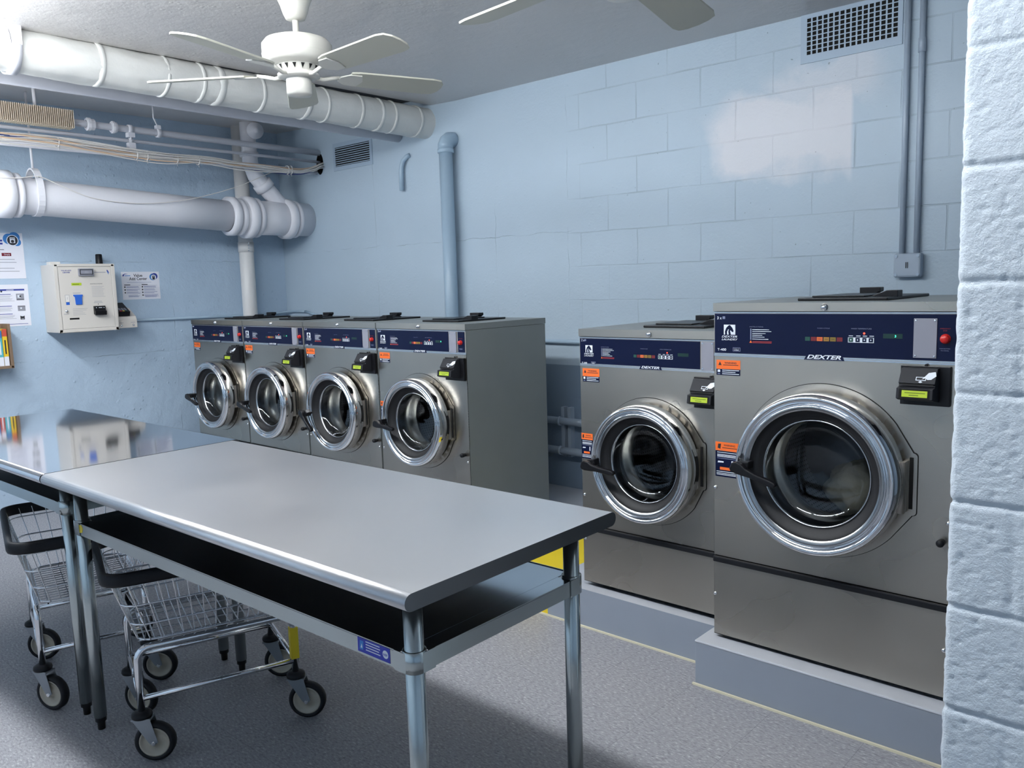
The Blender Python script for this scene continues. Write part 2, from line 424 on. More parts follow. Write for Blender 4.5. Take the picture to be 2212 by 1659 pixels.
class Face:
    """flat printing surface: 2d drawing on a plane"""
    def __init__(s, mb, org, right, up, nrm): s.mb = mb; s.o = Vector(org); s.r = Vector(right); s.u = Vector(up); s.n = Vector(nrm)
    def p(s, a, b, h=0): return tuple(s.o+s.r*a+s.u*b+s.n*h)
    def rect(s, a0, b0, a1, b1, mat, h=.0006):
        s.mb.quad([s.p(a0, b0, h), s.p(a1, b0, h), s.p(a1, b1, h), s.p(a0, b1, h)], mat)
    def poly(s, pts, mat, h=.0006): s.mb.quad([s.p(a, b, h) for a, b in pts], mat)
    def disk(s, a, b, r, mat, h=.0006, n=20, rb=None):
        rb = rb or r
        s.mb.quad([s.p(a+r*math.cos(2*PI*k/n), b+rb*math.sin(2*PI*k/n), h) for k in range(n)], mat)
    def text(s, st, a, b, size, mat, h=.0008, **k): text(s.mb, st, s.p(a, b, h), size, mat, tuple(s.r), tuple(s.u), **k)
    def lines(s, a0, a1, bs, th, mat, h=.0007, ragged=.25):
        for b in bs: s.rect(a0, b-th/2, a1-(a1-a0)*ragged*random.random(), b+th/2, mat, h)

# ---------------------------------------------------------------- room shell
RX1, RY0, HC = 7.7, -5.7, 2.71
def ceil_z(x): return HC + max(0, (2.2-x)/2.2)*.085
m = MB(); m.box((-.15, RY0-.15, -.1), (RX1+.15, .15, 0), 'vinyl_floor'); structure(m.build('floor'))
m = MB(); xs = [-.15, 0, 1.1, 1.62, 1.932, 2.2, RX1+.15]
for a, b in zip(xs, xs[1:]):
    za, zb = ceil_z(a), ceil_z(b); up = .05 if abs(a-1.62) < 1e-6 else 0     # open gap above the wrapped pipe, coloured black inside for its shade
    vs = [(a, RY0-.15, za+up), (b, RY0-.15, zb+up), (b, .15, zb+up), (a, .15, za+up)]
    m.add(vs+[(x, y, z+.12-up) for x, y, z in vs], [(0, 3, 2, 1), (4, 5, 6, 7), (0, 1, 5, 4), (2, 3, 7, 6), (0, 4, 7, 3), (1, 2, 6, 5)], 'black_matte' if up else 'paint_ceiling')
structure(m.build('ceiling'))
# back wall with the hole the cables go through
m = MB(); hx, hz, hr = .60, 2.475, .085
n = 24; ring = [(hx+hr*.55*math.cos(2*PI*k/n), hz+hr*math.sin(2*PI*k/n)) for k in range(n)]
X0, X1, Z0, Z1 = -.15, RX1+.15, -.1, 2.9
def proj_rect(c, d):
    t = 1e9
    if d[0] > 1e-9: t = min(t, (X1-c[0])/d[0])
    if d[0] < -1e-9: t = min(t, (X0-c[0])/d[0])
    if d[1] > 1e-9: t = min(t, (Z1-c[1])/d[1])
    if d[1] < -1e-9: t = min(t, (Z0-c[1])/d[1])
    return (c[0]+d[0]*t, c[1]+d[1]*t)
angs = sorted([2*PI*k/n for k in range(n)]+[math.atan2(z-hz, x-hx) % (2*PI) for x in (X0, X1) for z in (Z0, Z1)])
vi = [(hx+hr*.55*math.cos(a), 0, hz+hr*math.sin(a)) for a in angs]; vo = []
for a in angs: q = proj_rect((hx, hz), (math.cos(a), math.sin(a))); vo.append((q[0], 0, q[1]))
k = len(angs)
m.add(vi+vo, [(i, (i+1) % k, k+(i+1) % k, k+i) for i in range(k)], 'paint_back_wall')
m.add(vi+[(x, .12, z) for x, y, z in vi], [(i, (i+1) % k, k+(i+1) % k, k+i) for i in range(k)], 'black_matte')
m.box((X0, .12, Z0), (X1, .2, Z1), 'black_matte')
o = m.build('wall_back', fixn=False); structure(o)
m = MB(); m.box((-.15, RY0-.15, -.1), (0, 0, 2.95), 'paint_left_wall'); structure(m.build('wall_left'))
m = MB(); m.box((-.15, RY0-.15, -.1), (RX1+.15, RY0, 2.95), 'paint_left_wall'); structure(m.build('wall_front'))
m = MB(); m.box((RX1, RY0, -.1), (RX1+.15, 0, 2.95), 'paint_left_wall'); structure(m.build('wall_right'))

# the rough painted block wall beside the camera: real grooves and pitted faces
def fore_wall():
    m = MB(); x0, yw, th = 5.903, -2.40, .19
    def hgt(x, z, s=0):
        zj = (z-.64)/BLK; k = math.floor(zj); fz = abs(zj-round(zj))*BLK
        g = max(0, 1-(fz/.0075)**2)
        xo = 6.01 if k % 2 else 6.21
        fx = (x-xo)/(BLK*2); fx = abs(fx-round(fx))*BLK*2
        g2 = max(0, 1-(fx/.010)**2)*.25
        n1 = noise.noise(Vector((x*62, s, z*75))); n2 = noise.noise(Vector((x*100, s+3, z*120))); n3 = noise.noise(Vector((x*7, s, z*7)))
        pit = max(0, n1-.12)*.0042+max(0, n2-.2)*.003
        return -(g*.006*(.7+.4*n3)+g2*.006)-pit+n3*.0015
    xs = [x0+.005*i for i in range(0, 90)]+[x0+.45+.05*i for i in range(28)]
    zs = [.0045*i for i in range(0, 604)]
    nx = len(xs)
    vs = []
    for z in zs:
        for i, x in enumerate(xs):
            xx = x
            if i == 0: xx = x-.5*hgt(yw*3+.02, z, 9)+.002*noise.noise(Vector((z*30, 2, 1)))
            y = yw-hgt(x, z)
            if i == 0: y += .006
            if i == 1: y += .0015
            vs.append((xx, y, z))
    fs = [(j*nx+i, j*nx+i+1, (j+1)*nx+i+1, (j+1)*nx+i) for j in range(len(zs)-1) for i in range(nx-1)]
    m.add(vs, fs, 'paint_block', True)
    # end face and the rest of the body
    ys = [0, .03, .08, th]
    ev = []
    for z, row in zip(zs, range(len(zs))):
        bx, by, _ = vs[row*nx]
        for d in ys: ev.append((bx-(.002 if 0 < d < th else 0)*0, by+d, z))
    m.add(ev, [(j*4+i, (j+1)*4+i, (j+1)*4+i+1, j*4+i+1) for j in range(len(zs)-1) for i in range(3)], 'paint_block', True)
    m.box((x0+.008, yw+.012, 0), (RX1, yw+th, 2.71), 'paint_block')
    structure(m.build('wall_foreground', fixn=False))
fore_wall()

# pedestals
m = MB()
PZ, PY = .168, -1.359
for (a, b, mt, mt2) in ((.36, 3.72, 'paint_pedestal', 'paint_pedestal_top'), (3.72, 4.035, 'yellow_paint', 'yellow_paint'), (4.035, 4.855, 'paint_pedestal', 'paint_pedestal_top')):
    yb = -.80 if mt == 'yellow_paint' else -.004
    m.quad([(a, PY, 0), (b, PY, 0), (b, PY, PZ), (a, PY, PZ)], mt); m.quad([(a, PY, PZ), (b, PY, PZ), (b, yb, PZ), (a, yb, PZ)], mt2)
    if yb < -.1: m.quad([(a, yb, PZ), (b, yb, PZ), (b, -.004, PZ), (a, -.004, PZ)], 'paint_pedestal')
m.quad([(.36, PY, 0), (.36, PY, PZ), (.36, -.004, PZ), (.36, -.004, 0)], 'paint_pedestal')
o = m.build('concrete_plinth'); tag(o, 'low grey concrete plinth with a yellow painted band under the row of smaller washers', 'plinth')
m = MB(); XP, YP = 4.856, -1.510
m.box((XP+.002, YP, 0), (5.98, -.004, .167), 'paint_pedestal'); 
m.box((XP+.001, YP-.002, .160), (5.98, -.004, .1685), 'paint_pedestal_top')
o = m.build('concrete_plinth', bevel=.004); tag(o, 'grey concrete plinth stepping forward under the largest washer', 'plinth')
m = MB(); m.box((.4, PY-.008, 0), (4.850, PY-.0005, .007), 'caulk'); structure(m.build('trim_1'))
m = MB(); m.box((XP-.004, YP-.011, 0), (5.90, YP-.0025, .007), 'caulk'); structure(m.build('trim_2'))

# ---------------------------------------------------------------- washing machines
def hole_panel(mb, x0, z0, x1, z1, c, r, y, mat, n=64):
    angs = sorted([2*PI*k/n for k in range(n)]+[math.atan2(z-c[1], x-c[0]) % (2*PI) for x in (x0, x1) for z in (z0, z1)])
    vi, vo = [], []
    for a in angs:
        ca, sa = math.cos(a), math.sin(a); t = 1e9
        if ca > 1e-9: t = min(t, (x1-c[0])/ca)
        if ca < -1e-9: t = min(t, (x0-c[0])/ca)
        if sa > 1e-9: t = min(t, (z1-c[1])/sa)
        if sa < -1e-9: t = min(t, (z0-c[1])/sa)
        vi.append((c[0]+r*ca, y, c[1]+r*sa)); vo.append((c[0]+t*ca, y, c[1]+t*sa))
    k = len(angs)
    mb.add(vi+vo, [(i, (i+1) % k, k+(i+1) % k, k+i) for i in range(k)], mat)
    mb.add(vi+[(a, y+.02, b) for a, _, b in vi], [(i, (i+1) % k, k+(i+1) % k, k+i) for i in range(k)], mat)

def warn_small(F, a, b, w, h):
    F.rect(a, b, a+w, b+h*.40+.0, 'navy'); F.rect(a, b+h*.41, a+w, b+h*.0+h, 'orange')
    F.poly([(a+w*.08, b+h*.66), (a+w*.22, b+h*.66), (a+w*.15, b+h*.90)], 'black_print', .0009)
    F.text('WARNING', a+w*.34, b+h*.76, h*.17, 'black_print', bold=.02, width=w*.5)
    F.rect(a+w*.28, b+h*.66, a+w*.92, b+h*.70, 'black_print', .0009)
    for i in range(3): F.rect(a+w*.24, b+h*(.31-.12*i), a+w*(.95 if i != 1 else .8), b+h*(.355-.12*i), 'white_print', .0009)
    F.rect(a+w*.05, b+h*.2, a+w*.16, b+h*.36, 'white_print', .0009); F.rect(a+w*.05, b+h*.06, a+w*.16, b+h*.12, 'faint_print', .0009)

def horse(F, a, b, w):
    F.rect(a, b, a+w, b+w*.8, 'white_print')
    pts = [(.12, .0), (.10, .25), (.22, .55), (.42, .74), (.55, .78), (.60, .70), (.74, .56), (.86, .30), (.80, .20), (.70, .24), (.60, .36), (.55, .30), (.60, .12), (.62, .0)]
    F.poly([(a+w*x, b+w*y) for x, y in pts], 'navy', .0010)
    F.poly([(a+w*x, b+w*y) for x, y in [(.30, .0), (.29, .22), (.38, .42), (.44, .44), (.40, .24), (.44, .0)]], 'white_print', .0013)

def reader(root, px, pz):
    """card reader; px,pz = lower left of its back plate (in washer coordinates)"""
    m = MB(); m.box((px, -.012, pz), (px+.137, 0, pz+.117), 'black_plastic')
    m.cyl((px+.07, -.004, pz+.119), (px+.07, -.010, pz+.119), .005, 'black_plastic', 10)
    rd = m.build('card_reader', root, bevel=.003)
    m = MB(); a, b = px+.008, px+.108; z = pz
    prof = [(-.012, z+.112), (-.030, z+.112), (-.058, z+.070), (-.052, z+.066), (-.054, z+.060), (-.074, z+.057), (-.079, z+.026), (-.060, z+.020), (-.012, z+.012)]
    m.prism(prof, a, b, 'dark_grey_plastic', 'yz')
    hd = m.build('reader_head', rd, bevel=.0015)
    m = MB(); nv = Vector((0, -(.042), .028)).normalized(); up = Vector((0, .028, .042)).normalized()
    F = Face(m, (a, -.058, z+.070), (1, 0, 0), up, nv)
    F.rect(.046, .010, .074, .022, 'white_print'); F.rect(.048, .012, .072, .020, 'dark_grey_plastic', .0008)
    F.poly([(.062, .014), (.070, .024), (.078, .036), (.096, .040), (.100, .026), (.088, .014), (.078, .013), (.072, .018)], 'white_print', .001)
    F.poly([(.054, .005), (.060, .009), (.066, .005), (.060, .002)], 'white_print', .0008)
    F.rect(.004, -.006, .096, -.002, 'black_gap', .0005)
    m.build('tap_card_symbol', rd)
    m = MB(); u2 = Vector((0, .005, .031)).normalized(); n2 = Vector((0, -.031, .005)).normalized()
    F = Face(m, (a, -.079, z+.026), (1, 0, 0), u2, n2)
    F.rect(.008, .0, .092, .030, 'black_gap', .0006); F.rect(.016, .006, .086, .025, 'lcd', .0010)
    F.rect(.024, .017, .080, .0195, 'lcd_print', .0013); F.rect(.036, .010, .062, .0125, 'lcd_print', .0013)
    m.build('screen', rd)
    m = MB(); F = Face(m, (px, -.0122, pz), (1, 0, 0), (0, 0, 1), (0, -1, 0)); F.rect(.03, .014, .10, .0165, 'dark_grey_plastic')
    m.build('card_slot', rd)

def washer(P, root):
    W, H, D, R, cx, cz = P['W'], P['H'], P['D'], P['R'], P['cx'], P['cz']
    zp, tl = P['zp'], P['tl']; big = P['big']
    rh = R*.74
    # cabinet shell
    m = MB(); e = .0015
    m.quad([(W, e, 0), (W, D, 0), (W, D, H-tl), (W, e, H-tl)], 'steel_side'); m.quad([(0, e, 0), (0, e, H-tl), (0, D, H-tl), (0, D, 0)], 'steel_side')
    m.quad([(0, D, 0), (0, D, H-tl), (W, D, H-tl), (W, D, 0)], 'steel_side'); m.quad([(0, 0, 0), (0, D, 0), (W, D, 0), (W, 0, 0)], 'black_gap')
    m.box((.03, .03, -.014), (W-.03, D-.03, 0), 'black_gap')
    # recessed seam behind the front edge
    m.build('cabinet', root)
    m = MB(); m.box((-.001, -.004, H-tl+.0015), (W+.001, D+.004, H), 'steel_side')
    m.quad([(-.001, -.0046, H-tl+.0015), (W+.001, -.0046, H-tl+.0015), (W+.001, -.0046, H), (-.001, -.0046, H)], 'steel_face')
    lid = m.build('lid', root)
    m = MB(); m.lathe([(.0, .010), (.006, .010), (.0075, .006), (.010, .006), (.012, .0)], (W/2, -.0046, H-tl/2), (0, -1, 0), 'chrome', 20); m.build('lock', lid)
    # front sheet
    m = MB(); z0 = P['zs']
    hole_panel(m, .0015, z0+.008, W-.0015, zp, (cx, cz), rh, 0, 'steel_face')
    m.box((.0015, 0, .002), (W-.0015, .004, z0-.002), 'steel_face')
    m.box((.003, .006, z0-.01), (W-.003, .009, z0+.02), 'black_gap')
    m.build('front_panel', root, fixn=False)
    # panel strips and navy console
    m = MB()
    zt = H-tl-.001
    m.box((.001, -.002, zp), (W-.001, .004, zp+.005), 'chrome_satin'); m.box((.001, -.001, zp+.006), (W-.001, .004, zp+.010), 'chrome_satin')
    m.box((.001, -.002, zt-.004), (W-.001, .004, zt), 'chrome_satin'); m.box((.001, 0, zp), (W-.001, .004, zt), 'hinge_steel')
    cons = m.build('console', root)
    F0 = lambda mm: Face(mm, (0, -.0022, 0), (1, 0, 0), (0, 0, 1), (0, -1, 0))
    m = MB(); pz0, pz1 = zp+.011, zt-.006
    if big: m.box((.004, -.0022, pz0), (W-.006, .0, pz1), 'navy')
    else:
        m.box((.004, -.0022, pz0), (.577, .0, pz1), 'navy'); m.box((.647, -.0022, pz0), (W-.008, .0, pz1), 'navy')
    lb = P['logo']                                 # the raised tab behind the maker's lettering
    m.prism([(lb[0]-.010, zp-.001), (lb[1]+.010, zp-.001), (lb[1]+.002, zp+.014), (lb[0]-.002, zp+.014)], -.0030, 0, 'navy')
    m.build('control_panel', cons)
    m = MB(); F = F0(m); q = P['px']; s = q['s']; zo = q['z']
    def zz(z): return zo+(z-1.094)*s      # map the big washer's console heights
    def xx(x): return q['x0']+x*q['sx']
    F.text('3 x' if big else '2 x', xx(.014), zz(1.146), .0135, 'white_print', bold=.01)
    F.rect(xx(.034), zz(1.147), xx(.044), zz(1.156), 'faint_print')
    m.build('load_size_marking', cons); m = MB(); F = F0(m)
    horse(F, xx(.039), zz(1.093), .043*s)
    m.build('horse_emblem', cons); m = MB(); F = F0(m)
    F.text('DEXTER', xx(.031), zz(1.083), .010*s, 'white_print', shear=.3, bold=.015, width=.058*q['sx'])
    F.text('LAUNDRY', xx(.031), zz(1.0735), .009*s, 'white_print', shear=.3, bold=.015, width=.060*q['sx'])
    m.build('maker_lettering', cons); m = MB(); F = F0(m)
    F.text('T-400' if big else 'T-300', xx(.015), zz(1.037), .0115*s, 'white_print', bold=.015, width=.033*q['sx'])
    m.build('model_marking', cons); m = MB(); F = F0(m); F.rect(xx(.073), zz(1.036), xx(.101), zz(1.049), 'faint_print'); F.rect(xx(.0745), zz(1.0375), xx(.0995), zz(1.0475), 'navy', .0008)
    F.text('MADE IN', xx(.077), zz(1.0435), .003, 'white_print', .001, width=.020*q['sx']); F.text('USA', xx(.078), zz(1.0385), .0048, 'white_print', .001, bold=.02, width=.018*q['sx'])
    m.build('model_marking', cons); m = MB(); F = F0(m)
    F.text('INSTRUCTIONS', xx(.135), zz(1.1195), .0052*s, 'faint_print', width=.048*q['sx'])
    F.rect(xx(.137), zz(1.077), xx(.141), zz(1.115), 'faint_print')
    for z, w in ((1.112, .060), (1.106, .068), (1.099, .048), (1.093, .036), (1.087, .044), (1.080, .058)): F.rect(xx(.144), zz(z-.0009), xx(.144+w), zz(z+.0009), 'white_print')
    F.poly([(xx(.134), zz(1.067)), (xx(.144), zz(1.067)), (xx(.139), zz(1.075))], 'orange')
    F.rect(xx(.145), zz(1.0705), xx(.214), zz(1.073), 'red_print'); F.rect(xx(.145), zz(1.0665), xx(.213), zz(1.069), 'red_print')
    m.build('instruction_lettering', cons); m = MB(); F = F0(m)
    F.text('WASH CYCLE', xx(.366), zz(1.118), .0052*s, 'faint_print', width=.040*q['sx'])
    m.build('cycle_lettering', cons); m = MB(); F = F0(m)
    F.text('WASH TEMPERATURE', xx(.473), zz(1.118), .0054*s, 'faint_print', width=.062*q['sx'])
    for x in (.466, .489, .509, .529): F.rect(xx(x), zz(1.0965), xx(x+.013), zz(1.0985), 'white_print')
    m.build('temperature_lettering', cons); m = MB(); F = F0(m)
    F.text('DEXTER', lb[0], zp+.0035, P['lh'], 'white_print', .0016, shear=.32, bold=.03, width=lb[1]-lb[0])
    F.text('COMMERCIAL WASHER', lb[0]-.006, zp-.0008+.0006, P['lh']*.22, 'faint_print', .0016, width=lb[1]-lb[0]+.010)
    m.build('brand_lettering', cons); m = MB(); F = F0(m)
    if big:
        F.text('EMERGENCY', .728, 1.122, .0045, 'red_print', width=.028); F.text('STOP', .736, 1.116, .0045, 'red_print')
        F.text('PUSH BUTTON', .728, 1.064, .0040, 'faint_print', width=.028); F.text('TO CANCEL', .731, 1.058, .0040, 'faint_print', width=.022)
    else:
        F.text('STOP', .655, zz(1.118), .0050, 'red_print', width=.026); F.rect(.656, zz(1.060), .680, zz(1.062), 'faint_print'); F.rect(.658, zz(1.055), .678, zz(1.057), 'faint_print')
    m.build('stop_lettering', cons)
    m = MB(); F = F0(m)
    for (a, b), c in zip(((.327, .343), (.346, .363), (.365, .384), (.387, .405), (.408, .426), (.429, .447)), ('green_key', 'red_key', 'orange_key', 'amber_key', 'olive_key', 'red_key')):
        F.rect(xx(a), zz(1.0785), xx(b), zz(1.0915), c)
        if c in ('orange_key', 'amber_key', 'olive_key'): F.rect(xx(a+.004), zz(1.0845), xx(b-.004), zz(1.0857), 'black_print', .0009)
    m.build('cycle_lights', cons)
    m = MB(); F = F0(m); F.rect(xx(.464), zz(1.0765), xx(.5425), zz(1.0925), 'white_print')
    for i, (a, b) in enumerate(((.466, .480), (.487, .500), (.508, .520), (.527, .540))):
        F.rect(xx(a), zz(1.0785), xx(b), zz(1.0915), 'green_key' if i == 0 else 'navy', .0012); F.disk((xx(a)+xx(b))/2, zz(1.085), .0022, 'white_print', .0015, 8)
    m.build('temperature_buttons', cons)
    m = MB(); F = F0(m); F.disk(xx(.513), zz(1.1055), .0032*s, 'led_red', .001, 12); m.build('indicator_light', cons)
    m = MB(); F = F0(m); F.rect(xx(.569), zz(1.0915), xx(.625), zz(1.106), 'display_green')
    if big: F.text('3', xx(.603), zz(1.0955), .0095, 'led_green', .0012, bold=.02)
    m.build('display', cons)
    # blank coin plate
    m = MB(); pa, pb, za, zb = P['plate']
    m.box((pa, -.0045, za), (pb, -.001, zb), 'plate_grey')
    for a in (pa+.006, pb-.006):
        for b in (za+.006, zb-.006): m.cyl((a, -.0045, b), (a, -.0065, b), .0028, 'chrome', 10)
    m.build('coin_plate', cons, bevel=.002 if big else 0)
    m = MB(); ex, ez, er = P['stop']
    m.lathe([(er*1.15, 0), (er*1.15, .003), (er, .004), (er, .012), (er*.9, .015), (.0001, .016)], (ex, -.002, ez), (0, -1, 0), 'red_button', 24); m.build('stop_button', cons)
    # stickers
    m = MB(); F = Face(m, (0, 0, 0), (1, 0, 0), (0, 0, 1), (0, -1, 0)); a, b, w, h = P['lab1']; warn_small(F, a, b, w, h); m.build('warning_sticker', root, label='small orange and navy warning sticker')
    m = MB(); F = Face(m, (0, 0, 0), (1, 0, 0), (0, 0, 1), (0, -1, 0)); a, b, w, h = P['lab2']
    F.rect(a, b, a+w, b+h*.74, 'navy'); F.rect(a, b+h*.75, a+w, b+h, 'orange'); F.poly([(a+w*.1, b+h*.82), (a+w*.22, b+h*.8), (a+w*.25, b+h*.95), (a+w*.12, b+h*.94)], 'black_print', .0009)
    F.text('WARNING', a+w*.36, b+h*.89, h*.07, 'black_print', bold=.02, width=w*.5); F.rect(a+w*.3, b+h*.83, a+w*.93, b+h*.85, 'black_print', .0009)
    for i, t in enumerate((.70, .64, .61, .58, .53)): F.rect(a+w*.08, b+h*(t-.008), a+w*(.92 if i != 4 else .95), b+h*(t+.008), 'white_print' if i < 4 else 'faint_print', .0009)
    F.poly([(a+w*.1, b+h*.40), (a+w*.36, b+h*.41), (a+w*.36, b+h*.45), (a+w*.12, b+h*.45)], 'white_print', .0009); F.rect(a+w*.70, b+h*.32, a+w*.78, b+h*.48, 'white_print', .0009)
    F.rect(a+w*.2, b+h*.20, a+w*.72, b+h*.28, 'orange', .0009)
    for t in (.15, .10, .06): F.rect(a+w*.05, b+h*(t-.01), a+w*.95, b+h*(t+.008), 'white_print', .0009)
    m.build('warning_sticker', root, label='larger orange and navy warning sticker beside the door')
    # pressed flange with the hinge lobe, black sheet behind it painted as its shadow gap
    def flange(k, y0, y1, mat, gr=0):
        m = MB(); hx0, hx1, hz0, hz1 = P['lobe']; Rf = R*1.085+gr
        pts = []; nn = 90
        aT = math.atan2(hz1+gr-cz, hx0-cx+.02); aB = math.atan2(hz0-gr-cz, hx0-cx+.02)
        for i in range(nn+1):
            a = aT+.28+(2*PI+aB-.28-aT-.28)*i/nn
            pts.append((cx+Rf*math.cos(a), cz+Rf*math.sin(a)))
        rr = .012
        for (qx, qz, a0) in ((hx1+gr-rr, hz0-gr+rr, -PI/2), (hx1+gr-rr, hz1+gr-rr, 0)):
            for i in range(6): a = a0+PI/2*i/5; pts.append((qx+rr*math.cos(a), qz+rr*math.sin(a)))
        # strip ring from hole to outline
        vi = []; 
        for (a_, b_) in pts:
            an = math.atan2(b_-cz, a_-cx); vi.append((cx+rh*math.cos(an), y1, cz+rh*math.sin(an)))
        vo = [(a_, y1, b_) for a_, b_ in pts]; vb = [(a_, y0, b_) for a_, b_ in pts]; K = len(pts)
        m.add(vi+vo+vb, [(i, (i+1) % K, K+(i+1) % K, K+i) for i in range(K)]+[(K+i, K+(i+1) % K, 2*K+(i+1) % K, 2*K+i) for i in range(K)], mat)
        return m
    flange(0, 0, -.0012, 'black_gap', .0018).build('flange_shadow_gap', root, fixn=False)
    flange(0, 0, -.0045, 'steel_face').build('door_flange', root, fixn=False)
    # tub and drum
    m = MB(); Rg = R*.66
    m.lathe([(rh*1.0, .004), (rh*.985, -.02), (rh*.965, -.055), (rh*.92, -.060), (rh*.91, -.078), (rh*.87, -.084), (rh*.87, -.105)], (cx, 0, cz), (0, -1, 0), 'tub_lip', 64)
    m.lathe([(rh*.87, -.105), (rh*1.24, -.110), (rh*1.24, -.43)], (cx, 0, cz), (0, -1, 0), 'drum_steel', 64)
    m.lathe([(rh*1.24, -.43), (.001, -.43)], (cx, 0, cz), (0, -1, 0), 'drum_back', 64)
    for kk in range(3):
        a = 2*PI*kk/3+.5
        p0 = Vector((cx+rh*1.2*math.cos(a), .12, cz+rh*1.2*math.sin(a))); p1 = p0+Vector((0, .30, 0))
        m.cyl(tuple(p0), tuple(p1), .022, 'drum_steel', 12)
    dm = m.build('drum', root, loc=(cx, 0, cz))
    # door
    m = MB(); o = (cx, 0, cz); ax = (0, -1, 0); dp = P['dp']
    prof = [(.93, .022), (1.0, .026), (1.005, dp-.03), (.995, dp-.014), (.975, dp-.004), (.955, dp), (.93, dp-.001), (.905, dp-.008), (.885, dp-.0145), (.873, dp-.014), (.866, dp-.006), (.855, dp-.003)]
    m.lathe([(r*R, d) for r, d in prof], o, ax, 'chrome', 96)
    prof2 = [(.855, dp-.003), (.83, dp-.004), (.80, dp-.010)]
    m.lathe([(r*R, d) for r, d in prof2], o, ax, 'door_grey_ring', 96)
    m.lathe([(.93*R, .022), (.66*R, .030)], o, ax, 'hinge_steel', 64)
    door = m.build('door', root, loc=o, fixn=False)
    for ob in (door,): pass
    m = MB(); m.lathe([(r*R, d) for r, d in ((.80, dp-.010), (.785, dp-.024), (.74, dp-.028), (.69, dp-.040), (.675, dp-.046))], (0, 0, 0), ax, 'black_matte', 72); m.build('door_gasket', door)
    m = MB(); m.lathe([(r*R, d) for r, d in ((.675, dp-.046), (.668, dp-.042), (.655, dp-.042), (.648, dp-.055), (.645, .0))], (0, 0, 0), ax, 'chrome_satin', 72); m.build('glass_rim', door)
    m = MB(); prof = [(.65*R, dp-.052)]+[(.62*R*math.cos(t), dp-.052-.055*math.sin(t)**.7 if t > 0 else dp-.054) for t in [PI/2*i/8 for i in range(1, 9)]]
    m.lathe([(max(r, .0005), h) for r, h in prof], (0, 0, 0), ax, 'door_glass', 64); m.build('door_glass', door, fixn=False)
    # handle, pivoting at its thick end
    m = MB(); hw = P['hl']; 
    out = [(-.022, -.010), (-.018, .012), (-.004, .019), (.014, .017), (.035, .008), (.07, .003), (hw-.02, .003), (hw-.004, .0), (hw, -.008), (hw-.006, -.016), (hw-.025, -.018), (.06, -.015), (.03, -.018), (.0, -.020), (-.016, -.018)]
    m.prism(out, -.150, -.128, 'black_plastic'); m.prism([(-.006, -.012), (-.006, .018), (.03, .028), (.034, .0)], -.128, -.085, 'black_plastic')
    hx_, hz_ = P['hp']; h = m.build('handle', door, bevel=.005, seg=3); h.location = (hx_-cx, 0, hz_-cz); h.rotation_euler = (0, -P['ha'], 0); h.name = 'handle'
    # hinge
    m = MB(); a, b, c, d = P['hinge']
    m.cyl((a, -.030, c), (a, -.030, d), .0115, 'hinge_steel', 16); m.box((a-.030, -.036, c+.004), (a, -.024, c+.055), 'hinge_steel'); m.box((a-.030, -.036, d-.055), (a, -.024, d-.004), 'hinge_steel')
    m.box((a, -.022, c), (a+.010, -.004, d), 'hinge_steel')
    hg = m.build('hinge', root)
    m = MB(); m.box((b-.005, -.0066, c+.01), (b+.006, -.0046, d+.012), 'black_gap'); m.build('hinge_slot', hg, bevel=.002)
    # trim strip, screws, knob
    m = MB(); zs = P['zs']; m.box((.001, -.012, zs-.016), (W-.001, .0, zs+.006), 'rubber'); m.build('trim_strip', root, bevel=.004)
    for (a, b) in P['screws']:
        m = MB(); m.lathe([(.007, 0), (.0065, .004), (.004, .006), (.0001, .0065)], (a, 0, b), (0, -1, 0), 'chrome', 14); m.build('screw', root)
    m = MB(); a, b = P['knob']; m.lathe([(.009, 0), (.009, .008), (.011, .012), (.0115, .026), (.009, .031), (.0001, .032)], (a, 0, b), (0, -1, 0), 'rubber', 18); m.build('knob', root)
    reader(root, *P['reader'])
    # soap hopper on the lid
    m = MB(); sx0, sx1, sy0, sy1 = P['soap']; z = H
    m.box((sx0, sy0, z), (sx1, sy1, z+.010), 'black_plastic')
    hp = m.build('soap_hopper', root, bevel=.003)
    m = MB(); wd_ = sx1-sx0
    m.prism([(sx0+wd_*.25, z+.010), (sx0+wd_*.25, z+.036), (sx0+wd_*.50, z+.036), (sx0+wd_*.50, z+.022), (sx0+wd_*.42, z+.010)], sy1-.07, sy1-.03, 'black_plastic')
    m.build('lid_hinge', hp, bevel=.002)
    m = MB(); m.prism([(sx1-wd_*.30, z+.010), (sx1-wd_*.12, z+.030), (sx1, z+.030), (sx1, z+.008)], sy0+.10, sy0+.15, 'black_plastic')
    m.box((sx0+wd_*.1, sy0+.05, z+.010), (sx1-wd_*.3, sy1-.08, z+.016), 'black_plastic'); m.build('hopper_lid', hp, bevel=.002)

